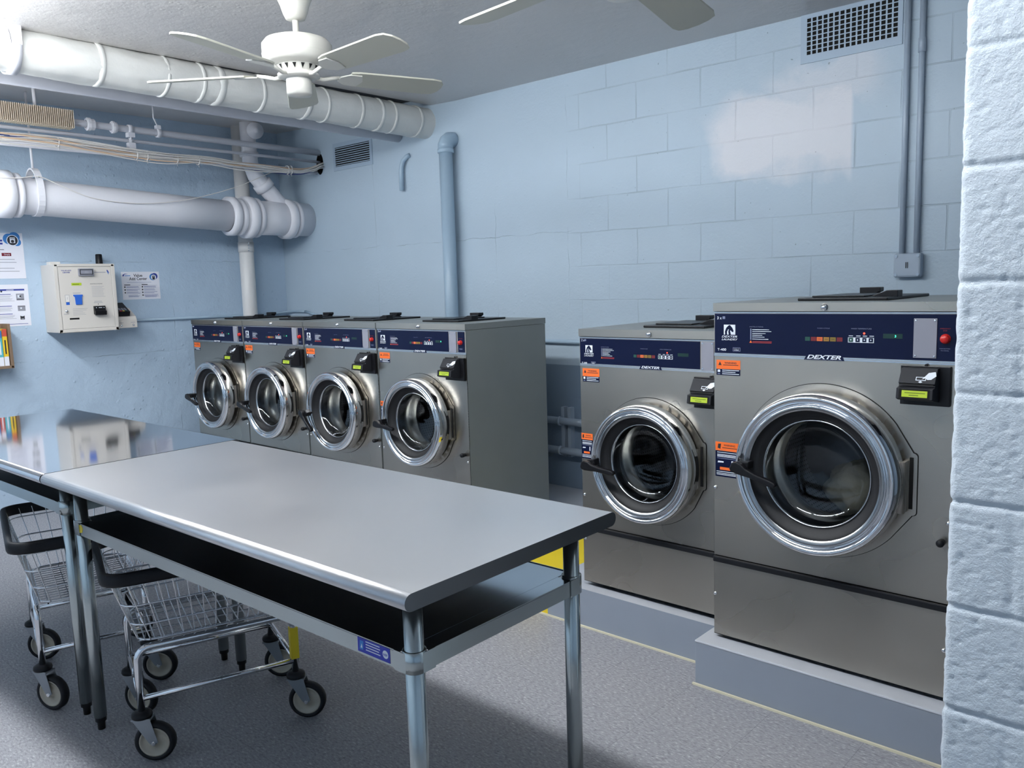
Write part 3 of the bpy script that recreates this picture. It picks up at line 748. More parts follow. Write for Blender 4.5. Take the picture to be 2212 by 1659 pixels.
W3 = dict(W=.7024, H=1.088, D=.623, R=.235, cx=.351, cz=.566, zp=.934, tl=.0325, big=False, zs=.245, dp=.098,
    px=dict(x0=.0, sx=.845, s=.86, z=.992), logo=(.313, .398), lh=.0125, plate=(.584, .636, .942, 1.048), stop=(.668, .994, .0105),
    lab1=(.014, .868, .088, .056), lab2=(.001, .540, .060, .108), lobe=(.535, .603, .484, .668), hp=(.128, .549), hl=.145, ha=-.06,
    hinge=(.560, .585, .488, .640), screws=((.014, .382), (.688, .381), (.014, .19), (.688, .19)), knob=(.668, .417), reader=(.556, .800), soap=(.235, .52, .13, .50))
W4 = dict(W=.7785, H=1.2015, D=.70, R=.262, cx=.389, cz=.657, zp=1.018, tl=.0295, big=True, zs=.290, dp=.105,
    px=dict(x0=0, sx=1, s=1, z=1.094), logo=(.334, .444), lh=.0175, plate=(.656, .720, 1.036, 1.153), stop=(.743, 1.094, .0125),
    lab1=(.010, .951, .090, .053), lab2=(.006, .588, .088, .125), lobe=(.60, .678, .554, .747), hp=(.158, .664), hl=.145, ha=-.26,
    hinge=(.640, .661, .564, .722), screws=((.006, .546), (.767, .546), (.006, .152), (.767, .152)), knob=(.752, .488), reader=(.625, .896), soap=(.235, .53, .15, .60))
GW = 'smaller stainless front loading washers'
w5 = thing('washing_machine', 'stainless front loading washer standing alone left of the largest washer, marked 2 x', 'washing machine', (4.2080, -1.3138, .189), group=GW)
washer(W3, w5)
xr = .517
LAB = ['stainless washer at the far left end of the row of four, by the white pipe',
       'second stainless front loading washer from the left in the row of four',
       'third stainless washer in the row of four, its door handle pointing steeply down',
       'stainless front loading washer at the right end of the row, dark grey side exposed']
ANG = [-.30, -.26, -.75, -.08]
for i in range(4):
    w = copy_tree(w5); w.location = (xr+i*.7126, -1.1407, .189); w['label'] = LAB[i]
    for ch in [x for x in bpy.data.objects if x.parent == w]:
        if ch.name.startswith('door') and not ch.name.startswith('door_flange'):
            for h in [x for x in bpy.data.objects if x.parent == ch and x.name.startswith('handle')]: h.rotation_euler = (0, -ANG[i], 0)
        if ch.name.startswith('console') and i != 2:
            mm = MB(); Face(mm, (0, -.0022, 0), (1, 0, 0), (0, 0, 1), (0, -1, 0)).text('8', .520, .9935, .0085, 'led_green', .0014, bold=.03); mm.build('display_digit', ch)
w5.scale.x = .978
w6 = thing('washing_machine', 'largest stainless front loading washer, nearest the block wall at right, marked T-400', 'washing machine', (4.898, -1.4409, .1826))
washer(W4, w6)
# the load tumbling behind the big window
m = MB()
def blob(m, c, r, sc, mat, seed):
    n = 22; vs = []; fs = []
    for i in range(n+1):
        t = PI*i/n
        for k in range(2*n):
            a = PI*k/n; d = Vector((math.sin(t)*math.cos(a)*sc[0], math.sin(t)*math.sin(a)*sc[1], math.cos(t)*sc[2]))
            q = 1+.22*noise.noise(d*2.2+Vector((seed, 0, 0)))+.09*noise.noise(d*6+Vector((0, seed, 0)))
            vs.append(tuple(Vector(c)+d*r*q))
    for i in range(n):
        for k in range(2*n):
            a = i*2*n+k; b = i*2*n+(k+1) % (2*n); fs.append((a, a+2*n, b+2*n, b))
    m.add(vs, fs, mat, True)
blob(m, (4.898+.389+.045, -1.20, .1826+.555), .115, (1.05, .9, .85), 'laundry_cloth', 3)
o = m.build('laundry_load'); tag(o, 'pale cream wet laundry seen through the window of the largest washer', 'laundry')

# ---------------------------------------------------------------- steel work tables
simple('dark_underside', (.03, .03, .033, 1), .6)  # table underside coloured near-black so the shelf below mirrors dark
def table(root, L, D, top, shelf, ztop, zsh, li, lx, extra=None):
    t = .036; r = .018
    m = MB()
    # body of the top: bullnose along both long edges, flat turned-down ends
    prof = []
    for i in range(9): a = PI/2+PI*i/8; prof.append((r+r*math.cos(a)*1.0, ztop-r+r*math.sin(a)))
    for i in range(9): a = -PI/2+PI*i/8; prof.append((D-r+r*math.cos(a), ztop-r+r*math.sin(a)))
    n = len(prof); vs = [(0, p[0], p[1]) for p in prof]+[(L, p[0], p[1]) for p in prof]
    m.add(vs, [(i, (i+1) % n, n+(i+1) % n, n+i) for i in range(n) if i not in (8, n-1)], top, True)
    m.add(vs, [(i, (i+1) % n, n+(i+1) % n, n+i) for i in (n-1,)], top, False)
    m.add(vs, [(8, 9, n+9, n+8)], 'dark_underside')
    m.add(vs, [tuple(range(n)), tuple(reversed(range(n, 2*n)))], 'steel_end')
    m.build('table_top', root)
    pos = [(lx, li), (L-lx, li), (lx, D-li), (L-lx, D-li)]
    for x, y in pos:
        m = MB(); m.cyl((x, y, .045), (x, y, ztop-.03), .0205, 'galvanized', 24); lg = m.build('leg', root)
        m = MB(); m.lathe([(.0185, .045), (.0185, .030), (.013, .026), (.012, 0), (.0001, 0)], (x, y, 0), (0, 0, 1), 'black_plastic', 16); m.build('foot', lg)
        m = MB(); m.lathe([(.0215, zsh-.042), (.0255, zsh-.042), (.0255, zsh+.003), (.0215, zsh+.004)], (x, y, 0), (0, 0, 1), 'galvanized', 24)
        dx = 1 if x < L/2 else -1; dy = 1 if y < D/2 else -1
        m.box((x, y-dy*.0255, zsh-.042), (x+dx*.035, y-dy*.0235, zsh+.001), 'galvanized'); m.box((x-dx*.0255, y, zsh-.042), (x-dx*.0235, y+dy*.035, zsh+.001), 'galvanized')
        m.build('shelf_bracket', lg)
    m = MB(); o_ = .0225
    x0, x1, y0, y1 = lx-o_, L-lx+o_, li-o_, D-li+o_
    m.box((x0+.0475, y0, zsh-.004), (x1-.0475, y1, zsh-.002), shelf); m.box((x0, y0+.0475, zsh-.0042), (x1, y1-.0475, zsh-.0022), shelf)
    for (a, b) in (((x0+.047, y0, zsh-.040), (x1-.047, y0+.002, zsh)), ((x0+.047, y1-.002, zsh-.040), (x1-.047, y1, zsh)), ((x0, y0+.047, zsh-.040), (x0+.002, y1-.047, zsh)), ((x1-.002, y0+.047, zsh-.040), (x1, y1-.047, zsh))):
        m.box(a, b, 'galvanized')
    sh = m.build('shelf', root)
    return sh, (x0, x1, y0, y1)
brushed('steel_end', (.17, .175, .18, 1), .35, 0, (0, 1, 0), (30, 30, 30), smudge=.04)
TA = .0232
tA = thing('work_table', 'stainless steel work table in front, with round galvanized legs and undershelf', 'table', (3.3702, -3.1385, 0), TA)
shA, e = table(tA, 1.7801, .7136, 'steel_table', 'steel_shelf', .8957, .735, .088, .078)
m = MB(); F = Face(m, (1.7801-.078-.155, e[2], .735-.037), (1, 0, 0), (0, 0, 1), (0, -1, 0))
F.rect(0, .002, .105, .034, 'label_blue'); F.disk(.091, .018, .009, 'white_print', .0009); F.text('NSF', .0845, .015, .007, 'label_blue', .0012, bold=.02, width=.013)
F.poly([(.006, .008), (.018, .008), (.020, .028), (.008, .028)], 'light_blue_print', .0008); F.poly([(.010, .012), (.016, .012), (.014, .022)], 'white_print', .001)
F.lines(.027, .075, (.029, .023, .017, .011), .0022, 'white_print', ragged=.15); m.build('blue_sticker', shA, label='blue certification sticker')
m = MB(); F = Face(m, (.078+.030, e[2], .735-.036), (1, 0, 0), (0, 0, 1), (0, -1, 0)); F.poly([(.0, .003), (.022, .008), (.030, .022), (.020, .034), (.002, .030)], 'yellow_paint'); m.build('yellow_tape', shA, label='scrap of yellow tape')
tB = thing('work_table', 'polished stainless work table behind, mirroring the payment box in its top', 'table', (1.788, -3.176, 0), TA)
table(tB, 1.577, .735, 'steel_table_polished', 'steel_shelf', .896, .775, .100, .062)

# ---------------------------------------------------------------- wire laundry carts
def cart(root, CROT):
    LX, LY_ = .178, .245          # leg positions (across, along)
    zb, zr = .385, .625
    bx0, by0, bx1, by1 = .165, .235, .232, .312
    fr = MB(); r = .0115
    # two inverted U frames along the length
    for sx_ in (-1, 1):
        x = sx_*LX; pts = [(x, -LY_, .165), (x, -LY_, zb-.055)]
        for i in range(1, 7): a = PI/2*i/6; pts.append((x, -LY_+.04*(1-math.cos(a)), zb-.055+.04*math.sin(a)))
        for i in range(0, 7): a = PI/2*i/6; pts.append((x, LY_-.04+.04*math.sin(a), zb-.015-.04*(1-math.cos(a))))
        pts += [(x, LY_, .165)]
        fr.tube(pts, r, 'chrome', 12)
    frame = fr.build('frame', root)
    for a, b in (((-LX, -LY_, .205), (-LX, LY_, .205)), ((LX, -LY_, .205), (LX, LY_, .205)), ((-LX, -LY_, .212), (LX, -LY_, .212)), ((-LX, LY_, .212), (LX, LY_, .212))):
        m = MB(); m.cyl(a, b, .009, 'chrome', 12); m.build('crossbar', frame)
    # basket
    m = MB(); wr = .0022
    def ringp(t):
        hx_ = bx0+(bx1-bx0)*t; hy_ = by0+(by1-by0)*t; z = zb+(zr-zb)*t; rc = .05
        pts = []
        for (qx, qy, a0) in ((hx_-rc, hy_-rc, 0), (-hx_+rc, hy_-rc, PI/2), (-hx_+rc, -hy_+rc, PI), (hx_-rc, -hy_+rc, 1.5*PI)):
            for i in range(5): a = a0+PI/2*i/4; pts.append((qx+rc*math.cos(a), qy+rc*math.sin(a), z))
        return pts
    for t in (0, .25, .55, .85):
        p = ringp(t); m.tube(p+[p[0]], .0032 if t in (0, .25, .55) else wr, 'chrome', 6, False)
    def lerp(a, b, t): return tuple(a[i]+(b[i]-a[i])*t for i in range(3))
    nL, nW = 12, 8
    for sx_ in (-1, 1):
        for i in range(nL+1):
            q = -.85+1.7*i/nL
            m.tube([(sx_*bx0, q*by0, zb), (sx_*bx1, q*by1, zr)], wr, 'chrome', 5, False)
    for sy_ in (-1, 1):
        for i in range(nW+1):
            q = -.8+1.6*i/nW
            m.tube([(q*bx0, sy_*by0, zb), (q*bx1, sy_*by1, zr)], wr, 'chrome', 5, False)
    bk = m.build('basket', root, fixn=False)
    m = MB()
    for i in range(16):
        y = -by0*.92+by0*1.84*i/15; m.tube([(-bx0, y, zb), (bx0, y, zb)], wr, 'chrome', 5, False)
    for i in range(5):
        x = -bx0*.85+bx0*1.7*i/4; m.tube([(x, -by0, zb-.005), (x, by0, zb-.005)], .0032, 'chrome', 5, False)
    m.build('basket_floor', bk, fixn=False)
    # rubber bumper rim
    m = MB(); hx_, hy_, rc = bx1+.004, by1+.004, .055; base = []
    for (qx, qy, a0) in ((hx_-rc, hy_-rc, 0), (-hx_+rc, hy_-rc, PI/2), (-hx_+rc, -hy_+rc, PI), (hx_-rc, -hy_+rc, 1.5*PI)):
        for i in range(7):
            a = a0+PI/2*i/6; base.append((qx, qy, math.cos(a), math.sin(a)))
    sec = [(.0, .0), (.014, .002), (.017, .010), (.017, .030), (.013, .040), (.0, .042), (-.006, .036), (-.006, .004)]
    vs = []
    for qx, qy, ca, sa in base:
        for d, h in sec: vs.append((qx+(rc+d)*ca, qy+(rc+d)*sa, zr-.028+h))
    K, n = len(sec), len(base)
    m.add(vs, [(i*K+j, i*K+(j+1) % K, ((i+1) % n)*K+(j+1) % K, ((i+1) % n)*K+j) for i in range(n) for j in range(K)], 'rubber', True)
    m.build('bumper', root)
    for (sx_, sy_, sw) in ((1, -1, .80), (1, 1, .72), (-1, -1, .45), (-1, 1, .78)):
        x, y = sx_*LX, sy_*LY_
        m = MB(); m.lathe([(.0001, .168), (.020, .166), (.030, .160), (.032, .152), (.030, .146), (.0001, .144)], (x, y, 0), (0, 0, 1), 'rubber', 24)
        m.cyl((x, y, .165), (x, y, .19), .0095, 'chrome', 12)
        cs = m.build('caster', root)
        # wheel trails towards world +x; the cart's turn is undone here
        d = Vector((math.cos(sw-CROT), math.sin(sw-CROT), 0)); pr = Vector((-d.y, d.x, 0)); off = .036
        T = Matrix(((d.x, pr.x, 0, x), (d.y, pr.y, 0, y), (0, 0, 1, 0), (0, 0, 0, 1)))
        m = MB(); m.T = T
        for s_ in (-1, 1):
            yy = s_*.0195
            m.prism([(-.026, .145), (.030, .145), (off+.014, .066), (off, .054), (off-.014, .066)], yy-.0012, yy+.0012, 'caster_grey')
        m.box((-.028, -.021, .140), (.032, .021, .146), 'caster_grey'); m.cyl((off, -.025, .0635), (off, .025, .0635), .006, 'chrome', 10)
        m.build('fork', cs)
        m = MB(); m.T = T
        c0 = (off, 0, .0635); w = .0155
        m.lathe([(.047, -w*.6), (.049, -w), (.058, -w), (.0635, -w*.55), (.0635, w*.55), (.058, w), (.049, w), (.047, w*.6)], c0, (0, 1, 0), 'rubber', 40)
        wh = m.build('wheel', cs)
        m = MB(); m.T = T; m.lathe([(.0001, -w*.95), (.014, -w*.95), (.016, -w*.6), (.040, -w*.5), (.043, -w*.9), (.048, -w*.9), (.048, w*.9), (.043, w*.9), (.040, w*.5), (.016, w*.6), (.014, w*.95), (.0001, w*.95)], c0, (0, 1, 0), 'wheel_hub', 36)
        m.build('hub', wh)
    return frame
c1 = thing('laundry_cart', 'chrome wire laundry cart under the front table, yellow strip on one leg', 'laundry cart', (3.665, -2.748, 0), -.3176, group='wire laundry carts')
cart(c1, -.3176)
c2 = thing('laundry_cart', 'chrome wire laundry cart at the left edge of the photo, partly behind the table legs', 'laundry cart', (2.945, -2.885, 0), 1.318, group='wire laundry carts')
cart(c2, 1.318)
m = MB(); m.prism([(.178-.0125, .215), (.178+.0125, .215), (.178+.0125, .325), (.178-.0125, .325)], .245-.0135, .245+.0135, 'yellow_paint')
ys = m.build('yellow_strip', [x for x in bpy.data.objects if x.parent == c1 and x.name.startswith('frame')][0], label='yellow sticker strip')

# ---------------------------------------------------------------- ceiling fans
def fan(root, blades, z, zc):
    m = MB()
    m.lathe([(.068, zc), (.070, zc-.03), (.068, zc-.10), (.056, zc-.128), (.048, zc-.155), (.038, zc-.178), (.012, zc-.183)], (0, 0, 0), (0, 0, 1), 'fan_white', 32); m.build('canopy', root)
    m = MB(); m.cyl((0, 0, z+.10), (0, 0, zc-.10), .012, 'fan_white', 14); m.build('down_rod', root)
    m = MB(); m.lathe([(.012, z+.135), (.10, z+.133), (.122, z+.125), (.136, z+.108), (.136, z+.060), (.132, z+.052), (.130, z+.046), (.116, z+.036), (.085, z+.028)], (0, 0, 0), (0, 0, 1), 'fan_white', 48)
    m.lathe([(.135, z+.072), (.138, z+.070), (.135, z+.068)], (0, 0, 0), (0, 0, 1), 'fan_white', 48)
    mo = m.build('motor_housing', root)
    m = MB(); m.lathe([(.085, z+.028), (.070, z+.002)], (0, 0, 0), (0, 0, 1), 'fan_white', 32)
    for k in range(16):
        a = 2*PI*k/16; b = a+.12
        q = lambda a_, r_, h_: (r_*math.cos(a_), r_*math.sin(a_), h_)
        m.quad([q(a-.07, .0845, z+.024), q(a+.11, .0845, z+.024), q(a+.02, .0745, z+.005)], 'black_gap')
    m.build('vent_ring', mo)
    m = MB(); m.lathe([(.0001, z+.008), (.070, z+.004), (.082, z-.004), (.082, z-.014), (.070, z-.018), (.048, z-.020), (.050, z-.026), (.050, z-.075), (.046, z-.084), (.0001, z-.088)], (0, 0, 0), (0, 0, 1), 'fan_white', 40); m.build('switch_housing', root)
    for a in blades:
        T = Matrix.Rotation(a, 4, 'Z')
        m = MB(); m.T = T
        m.tube([(.06, 0, z-.010), (.10, 0, z-.014), (.135, 0, z-.006), (.17, 0, z)], [.009, .008, .008, .007], 'fan_white', 8)
        m.T = T @ Matrix.Translation((0, 0, z)) @ Matrix.Rotation(-.21, 4, 'X')
        m.prism([(.165, -.018), (.20, -.045), (.25, -.045), (.265, 0), (.25, .045), (.20, .045), (.165, .018)], -.008, -.003, 'fan_white', 'xy')
        br = m.build('blade_bracket', root)
        m = MB(); m.T = T @ Matrix.Translation((0, 0, z)) @ Matrix.Rotation(-.21, 4, 'X')
        P = [(.205, -.052), (.24, -.060), (.565, -.068), (.60, -.060), (.617, -.035), (.622, 0), (.617, .035), (.60, .060), (.565, .068), (.24, .060), (.205, .052)]
        m.prism(P, -.003, .004, 'fan_blade', 'xy'); m.build('blade', root, bevel=.001)
GF = 'white ceiling fans'
f1 = thing('ceiling_fan', 'white five blade ceiling fan hanging whole in view at the upper left', 'ceiling fan', (3.42, -2.08, 0), group=GF)
FA0 = 0.0
fan(f1, [FA0+2*PI*k/5 for k in range(5)], 2.325, ceil_z(3.4))
f2 = thing('ceiling_fan', 'ceiling fan of which only two blade ends show at the top edge of the photo', 'ceiling fan', (5.06, -2.21, 0), group=GF)
fan(f2, [math.radians(102)+2*PI*k/5 for k in range(5)], 2.275, HC)

# ---------------------------------------------------------------- pipes, duct
def pipe_y(x, z, s, y): return (x, y, z-s*y)
def pline(x, z, s, r, y0, y1, mat, name, label, cat, n=24, mb=None):
    m = mb or MB(); m.tube([pipe_y(x, z, s, y0+(y1-y0)*i/8) for i in range(9)], r, mat, n)
    return m
# insulated duct against the ceiling
t = thing('insulated_pipe', 'thick white wrapped pipe running along under the ceiling into the back wall', 'pipe')
m = MB(); nseg = 150; nn = 40; vs = []
DX, DZ, DS, DR = 1.88, 2.603, .012, .103
for i in range(nseg+1):
    y = -4.6+4.6*i/nseg
    for k in range(nn):
        a = 2*PI*k/nn; w = .006*noise.noise(Vector((math.cos(a)*2, y*5, math.sin(a)*2)))+.004*noise.noise(Vector((math.cos(a)*5, y*14, math.sin(a)*5)))
        vs.append((DX+(DR+w)*math.cos(a), y, DZ-DS*y+(DR+w)*math.sin(a)))
m.add(vs, [(i*nn+k, i*nn+(k+1) % nn, (i+1)*nn+(k+1) % nn, (i+1)*nn+k) for i in range(nseg) for k in range(nn)], 'duct_paint', True)
m.build('insulation_wrap', t)
for y, w in ((-2.23, .016), (-1.90, .010), (-1.70, .012), (-1.59, .022), (-1.33, .012), (-1.02, .016), (-.88, .010), (-.62, .012), (-.45, .014), (-.34, .010), (-.12, .012)):
    m = MB(); m.lathe([(DR-.002, -w), (DR+.004, -w*.8), (DR+.0055, 0), (DR+.004, w*.8), (DR-.002, w)], (DX, y, DZ-DS*y), (0.06*random.uniform(-1, 1), 1, .05*random.uniform(-1, 1)), 'duct_paint', 40); m.build('wrap_band', t)
m = MB(); y = -2.62; zc_ = DZ-DS*y
m.lathe([(DR+.004, -.022), (DR+.012, -.022), (DR+.012, .022), (DR+.004, .022), (DR+.004, -.022)], (DX, y, zc_), (0, 1, 0), 'white_paint', 40)
m.box((DX+.085, y-.022, zc_), (DX+.118, y+.022, ceil_z(DX)), 'white_paint'); m.build('hanger_strap', t)
# smaller pipe just left of it
m = pline(1.58, 2.565, .01, .05, -4.6, 0, 'grey_paint_pipe', '', '', ''); o = m.build('pipe'); tag(o, 'smooth grey pipe tucked behind and below the thick wrapped ceiling pipe', 'pipe')
# soil pipe
SXp, SZp, SSl = .37, 2.035, .045
t = thing('soil_pipe', 'big white cast iron drain pipe with collars along the left wall', 'pipe')
P_ = lambda y: pipe_y(SXp, SZp, SSl if y < -.6 else SSl, y)
zf = lambda y: SZp+(-y)*SSl if y < -.6 else SZp+.6*SSl-(y+.6)*.0+0*y
def zf(y): return SZp+.02+(-y)*SSl*(1 if y < -.6 else .25)-(0 if y < -.6 else -.6*SSl*.75*0)
def zc(y): return 2.046+max(0, -y-.6)*.05
m = MB(); m.tube([(SXp, y, zc(y)) for y in (-4.6, -3, -2, -1.2, -.62)], .116, 'white_paint', 40); m.tube([(SXp, y, zc(y)) for y in (-.62, .0)], .134, 'white_paint', 40); m.build('pipe_run', t)
def collar(y0, y1, r, nm='collar'):
    m = MB(); m.lathe([(r-.03, y0), (r, y0+.006), (r, y1-.012), (r-.008, y1-.004), (r-.03, y1)], (SXp, 0, zc((y0+y1)/2)), (0, 1, 0), 'white_paint', 48); m.build(nm, t)
collar(-.72, -.655, .148); collar(-.65, -.60, .142); collar(-.585, -.51, .162); collar(-.505, -.46, .154); collar(-.235, -.16, .160); collar(-.155, -.11, .150)
collar(-2.30, -2.20, .150); collar(-2.195, -2.15, .140)
# wye branch up to the ceiling
m = MB(); bz = zc(-.3)
m.tube([(SXp, -.16, bz+.03), (SXp-.01, -.27, bz+.15), (SXp-.015, -.37, bz+.25), (SXp-.02, -.44, bz+.33), (SXp-.02, -.475, bz+.42), (SXp-.02, -.48, bz+.50), (SXp-.02, -.485, 2.78)], [.064, .064, .064, .062, .060, .058, .058], 'white_paint', 24)
m.build('branch_pipe', t)
m = MB(); m.lathe([(.06, -.03), (.078, -.028), (.078, .028), (.06, .03)], (SXp-.015, -.375, bz+.256), (0, -.62, .78), 'white_paint', 28); m.build('collar', t)
m = MB(); m.lathe([(.058, -.02), (.072, -.018), (.072, .018), (.058, .02)], (SXp-.02, -.483, 2.535), (0, 0, 1), 'white_paint', 28); m.build('collar', t)
m = MB(); m.lathe([(.001, .11), (.022, .11), (.022, .095), (.062, .09), (.066, .0)], (SXp-.02, -.44, 2.72), (.75, -.2, -.1), 'white_paint', 28); m.build('cleanout_plug', t)
# hanger on the soil pipe
m = MB(); y = -2.06; cz_ = zc(y)
ringpts = []
for i in range(25):
    a = -PI/2+2*PI*i/24; rr = .125; up = .045 if math.sin(a) > 0 else 0
    ringpts.append((SXp+rr*math.cos(a), cz_+rr*math.sin(a)+max(0, math.sin(a))*.06))
inn = [(SXp+(p[0]-SXp)*.93, cz_+(p[1]-cz_)*.94) for p in ringpts]
for i in range(24):
    a, b, c_, d = ringpts[i], ringpts[i+1], inn[i+1], inn[i]
    m.add([(a[0], y-.02, a[1]), (b[0], y-.02, b[1]), (c_[0], y-.02, c_[1]), (d[0], y-.02, d[1]), (a[0], y+.02, a[1]), (b[0], y+.02, b[1]), (c_[0], y+.02, c_[1]), (d[0], y+.02, d[1])],
          [(0, 1, 2, 3), (7, 6, 5, 4), (0, 4, 5, 1), (3, 2, 6, 7)], 'white_paint')
m.cyl((SXp-.10, y, cz_+.12), (SXp+.10, y, cz_+.12), .006, 'chrome_satin', 10)
m.cyl((SXp, y, cz_+.18), (SXp, y, ceil_z(SXp)), .0075, 'white_paint', 10); m.build('pipe_hanger', t)
# vertical white pipe to the floor by the first washer
m = MB(); m.cyl((.105, -.42, 0), (.105, -.42, ceil_z(.1)), .058, 'pvc', 28); t2 = thing('drain_pipe', 'vertical white plastic pipe behind the far left washer', 'pipe'); m.build('pipe_run', t2)
m = MB(); m.lathe([(.058, 1.79), (.063, 1.79), (.063, 1.87), (.058, 1.87)], (.105, -.42, 0), (0, 0, 1), 'pvc', 28)
for z in (1.80, 1.82, 1.84, 1.86): m.cyl((.160, -.435, z), (.175, -.435, z), .005, 'chrome_satin', 8)
m.build('clamp_band', t2)
# heating pipe with fins, thin pipes
t = thing('heating_pipe', 'white heating pipe with a beige finned section under the ceiling at the left', 'pipe')
HX, HZ = .60, 2.56
m = pline(HX, HZ, .010, .022, -4.6, 0, 'grey_paint_pipe', '', '', ''); m.build('pipe_run', t)
m = MB(); y = -1.885
while y > -3.4:
    z = HZ+.012-.010*y; m.box((HX-.05, y-.0015, z-.055), (HX+.05, y+.0015, z+.055), 'fin_beige'); y -= .0115
m.build('heating_fins', t)
for y, w, r in ((-1.77, .05, .036), (-1.78, .02, .042), (-1.62, .035, .034), (-1.625, .015, .040)):
    m = MB(); m.lathe([(r*.7, -w/2), (r, -w/2), (r, w/2), (r*.7, w/2)], (HX, y, HZ-.010*y), (0, 1, 0), 'white_paint', 10, smooth=False); m.build('fitting', t)
for y, zt_ in ((-1.32, ceil_z(.6)),):
    m = MB(); z = HZ-.010*y; m.lathe([(.024, -.014), (.031, -.014), (.031, .014), (.024, .014)], (HX, y, z), (0, 1, 0), 'white_paint', 16); m.box((HX-.02, y-.014, z+.02), (HX+.02, y+.014, z+.05), 'white_paint'); m.tube([(HX, y, z+.045), (HX-.01, y-.02, z+.10), (HX-.01, y-.02, zt_)], .005, 'white_paint', 8); m.build('pipe_hanger', t)
m = MB(); m.cyl((HX, -2.09, HZ+.03), (HX, -2.09, ceil_z(.6)), .010, 'white_paint', 10); m.build('pipe_hanger', t)
m = pline(.60, 2.488, .008, .011, -4.6, 0, 'grey_paint_pipe', '', '', ''); o = m.build('thin_pipe'); tag(o, 'thin white pipe running just below the finned heating pipe', 'pipe')
m = pline(.545, 2.415, .004, .022, -4.6, 0, 'white_paint', '', '', ''); o = m.build('pipe'); tag(o, 'white pipe half hidden behind the bundle of cables at the left', 'pipe')
t = thing('pipe_clamp', 'stacked white clamp joining the heating pipe and the thin pipe', 'clamp')
m = MB(); y = -1.515
for z, r in ((HZ+.015, .03), (2.50, .018)):
    m.lathe([(r*.8, -.014), (r, -.014), (r, .014), (r*.8, .014)], (HX, y, z), (0, 1, 0), 'white_paint', 14)
m.box((HX-.018, y-.022, 2.522), (HX+.028, y+.022, 2.552), 'white_paint'); m.box((HX-.018, y-.022, 2.448), (HX+.028, y+.022, 2.486), 'white_paint'); m.cyl((HX+.01, y, 2.45), (HX+.01, y, 2.55), .006, 'white_paint', 8); m.build('clamp_body', t)
# cable bundle
pts0 = [(-4.6, 2.46), (-3.2, 2.45), (-2.60, 2.437), (-2.296, 2.438), (-2.142, 2.440), (-1.982, 2.437), (-1.759, 2.419), (-1.363, 2.399), (-1.129, 2.406), (-.954, 2.412), (-.75, 2.405), (-.541, 2.402), (-.35, 2.398), (-.213, 2.403), (-.10, 2.425), (-.03, 2.455), (.08, 2.475)]
t = thing('cable_bundle', 'loose bundle of thin white and tan cables strung along the left pipes into the wall', 'cables')
cr = random.Random(3)
def smooth_path(pts, k=4):
    out = []
    for i in range(len(pts)-1):
        p0, p1, p2, p3 = pts[max(i-1, 0)], pts[i], pts[i+1], pts[min(i+2, len(pts)-1)]
        for j in range(k):
            t_ = j/k; out.append(tuple(.5*((2*p1[c])+(-p0[c]+p2[c])*t_+(2*p0[c]-5*p1[c]+4*p2[c]-p3[c])*t_**2+(-p0[c]+3*p1[c]-3*p2[c]+p3[c])*t_**3) for c in range(3)))
    out.append(pts[-1]); return out
for k in range(15):
    ph, fq, am = cr.uniform(0, 6), cr.uniform(2, 5), cr.uniform(.008, .022); a = cr.uniform(0, 6.28); r0 = cr.uniform(.006, .024)
    pts = [(.645+r0*math.cos(a+y*1.3)+am*.6*math.sin(fq*y+ph), y, z+r0*math.sin(a+y*1.3)+am*math.sin(fq*y*.8+ph)*(1 if y < -.1 else .2)) for y, z in pts0]
    pts[-1] = (.60+.02*math.cos(a), .08, 2.475+.03*math.sin(a))
    m = MB(); m.tube(smooth_path(pts), .0042, 'cable_blue' if k == 5 else ('cable_tan' if k in (1, 9) else 'cable_white'), 6); m.build('cable', t)
for y in (-1.99, -1.50, -1.43, -.30, -.33, -1.06, -1.22):
    z = None
    for (ya, za), (yb, zb_) in zip(pts0, pts0[1:]):
        if ya <= y <= yb: z = za+(zb_-za)*(y-ya)/(yb-ya)
    m = MB(); m.lathe([(.030, -.003), (.034, -.003), (.034, .003), (.030, .003), (.030, -.003)], (.63, y, z), (0, 1, 0), 'cable_white', 16); m.cyl((.64, y, z-.03), (.645, y, z-.05), .0015, 'cable_white', 6); m.build('cable_tie', t)
m = MB(); wp = [(-2.7, 2.20), (-2.288, 2.212), (-2.17, 2.222), (-2.07, 2.236), (-1.95, 2.19), (-1.747, 2.118), (-1.44, 2.099), (-1.101, 2.142), (-.728, 2.248), (-.422, 2.375), (-.36, 2.40)]
m.tube(smooth_path([(.50, y, z) for y, z in wp]), .0028, 'cable_white', 6); o = m.build('wire'); tag(o, 'single thin white wire sagging across the big drain pipe', 'wire')
# blue painted vent pipe, stub, wall runs
t = thing('vent_pipe', 'tall pale blue painted pipe with an elbow on the back wall', 'pipe')
m = MB(); VX = 2.150; vy = -.075
m.cyl((VX, vy, .2), (VX-.0, vy, 2.395), .047, 'blue_pipe_paint', 28); m.build('pipe_run', t)
m = MB(); m.lathe([(.047, 2.36), (.056, 2.362), (.056, 2.388), (.050, 2.392)], (VX, vy, 0), (0, 0, 1), 'blue_pipe_paint', 28)
m.tube([(VX, vy, 2.39), (VX, vy, 2.415), (VX, vy+.012, 2.437), (VX, vy+.035, 2.452), (VX, vy+.055, 2.455), (VX, 0, 2.455)], .052, 'blue_pipe_paint', 24); m.build('elbow', t)
m = MB(); m.tube([(1.628, -.03, 2.165), (1.628, -.03, 2.29), (1.634, -.03, 2.335), (1.655, -.028, 2.375), (1.68, -.015, 2.40), (1.70, .0, 2.41)], .017, 'blue_pipe_paint', 16); o = m.build('pipe_stub'); tag(o, 'short bent pale blue pipe stub on the back wall', 'pipe')
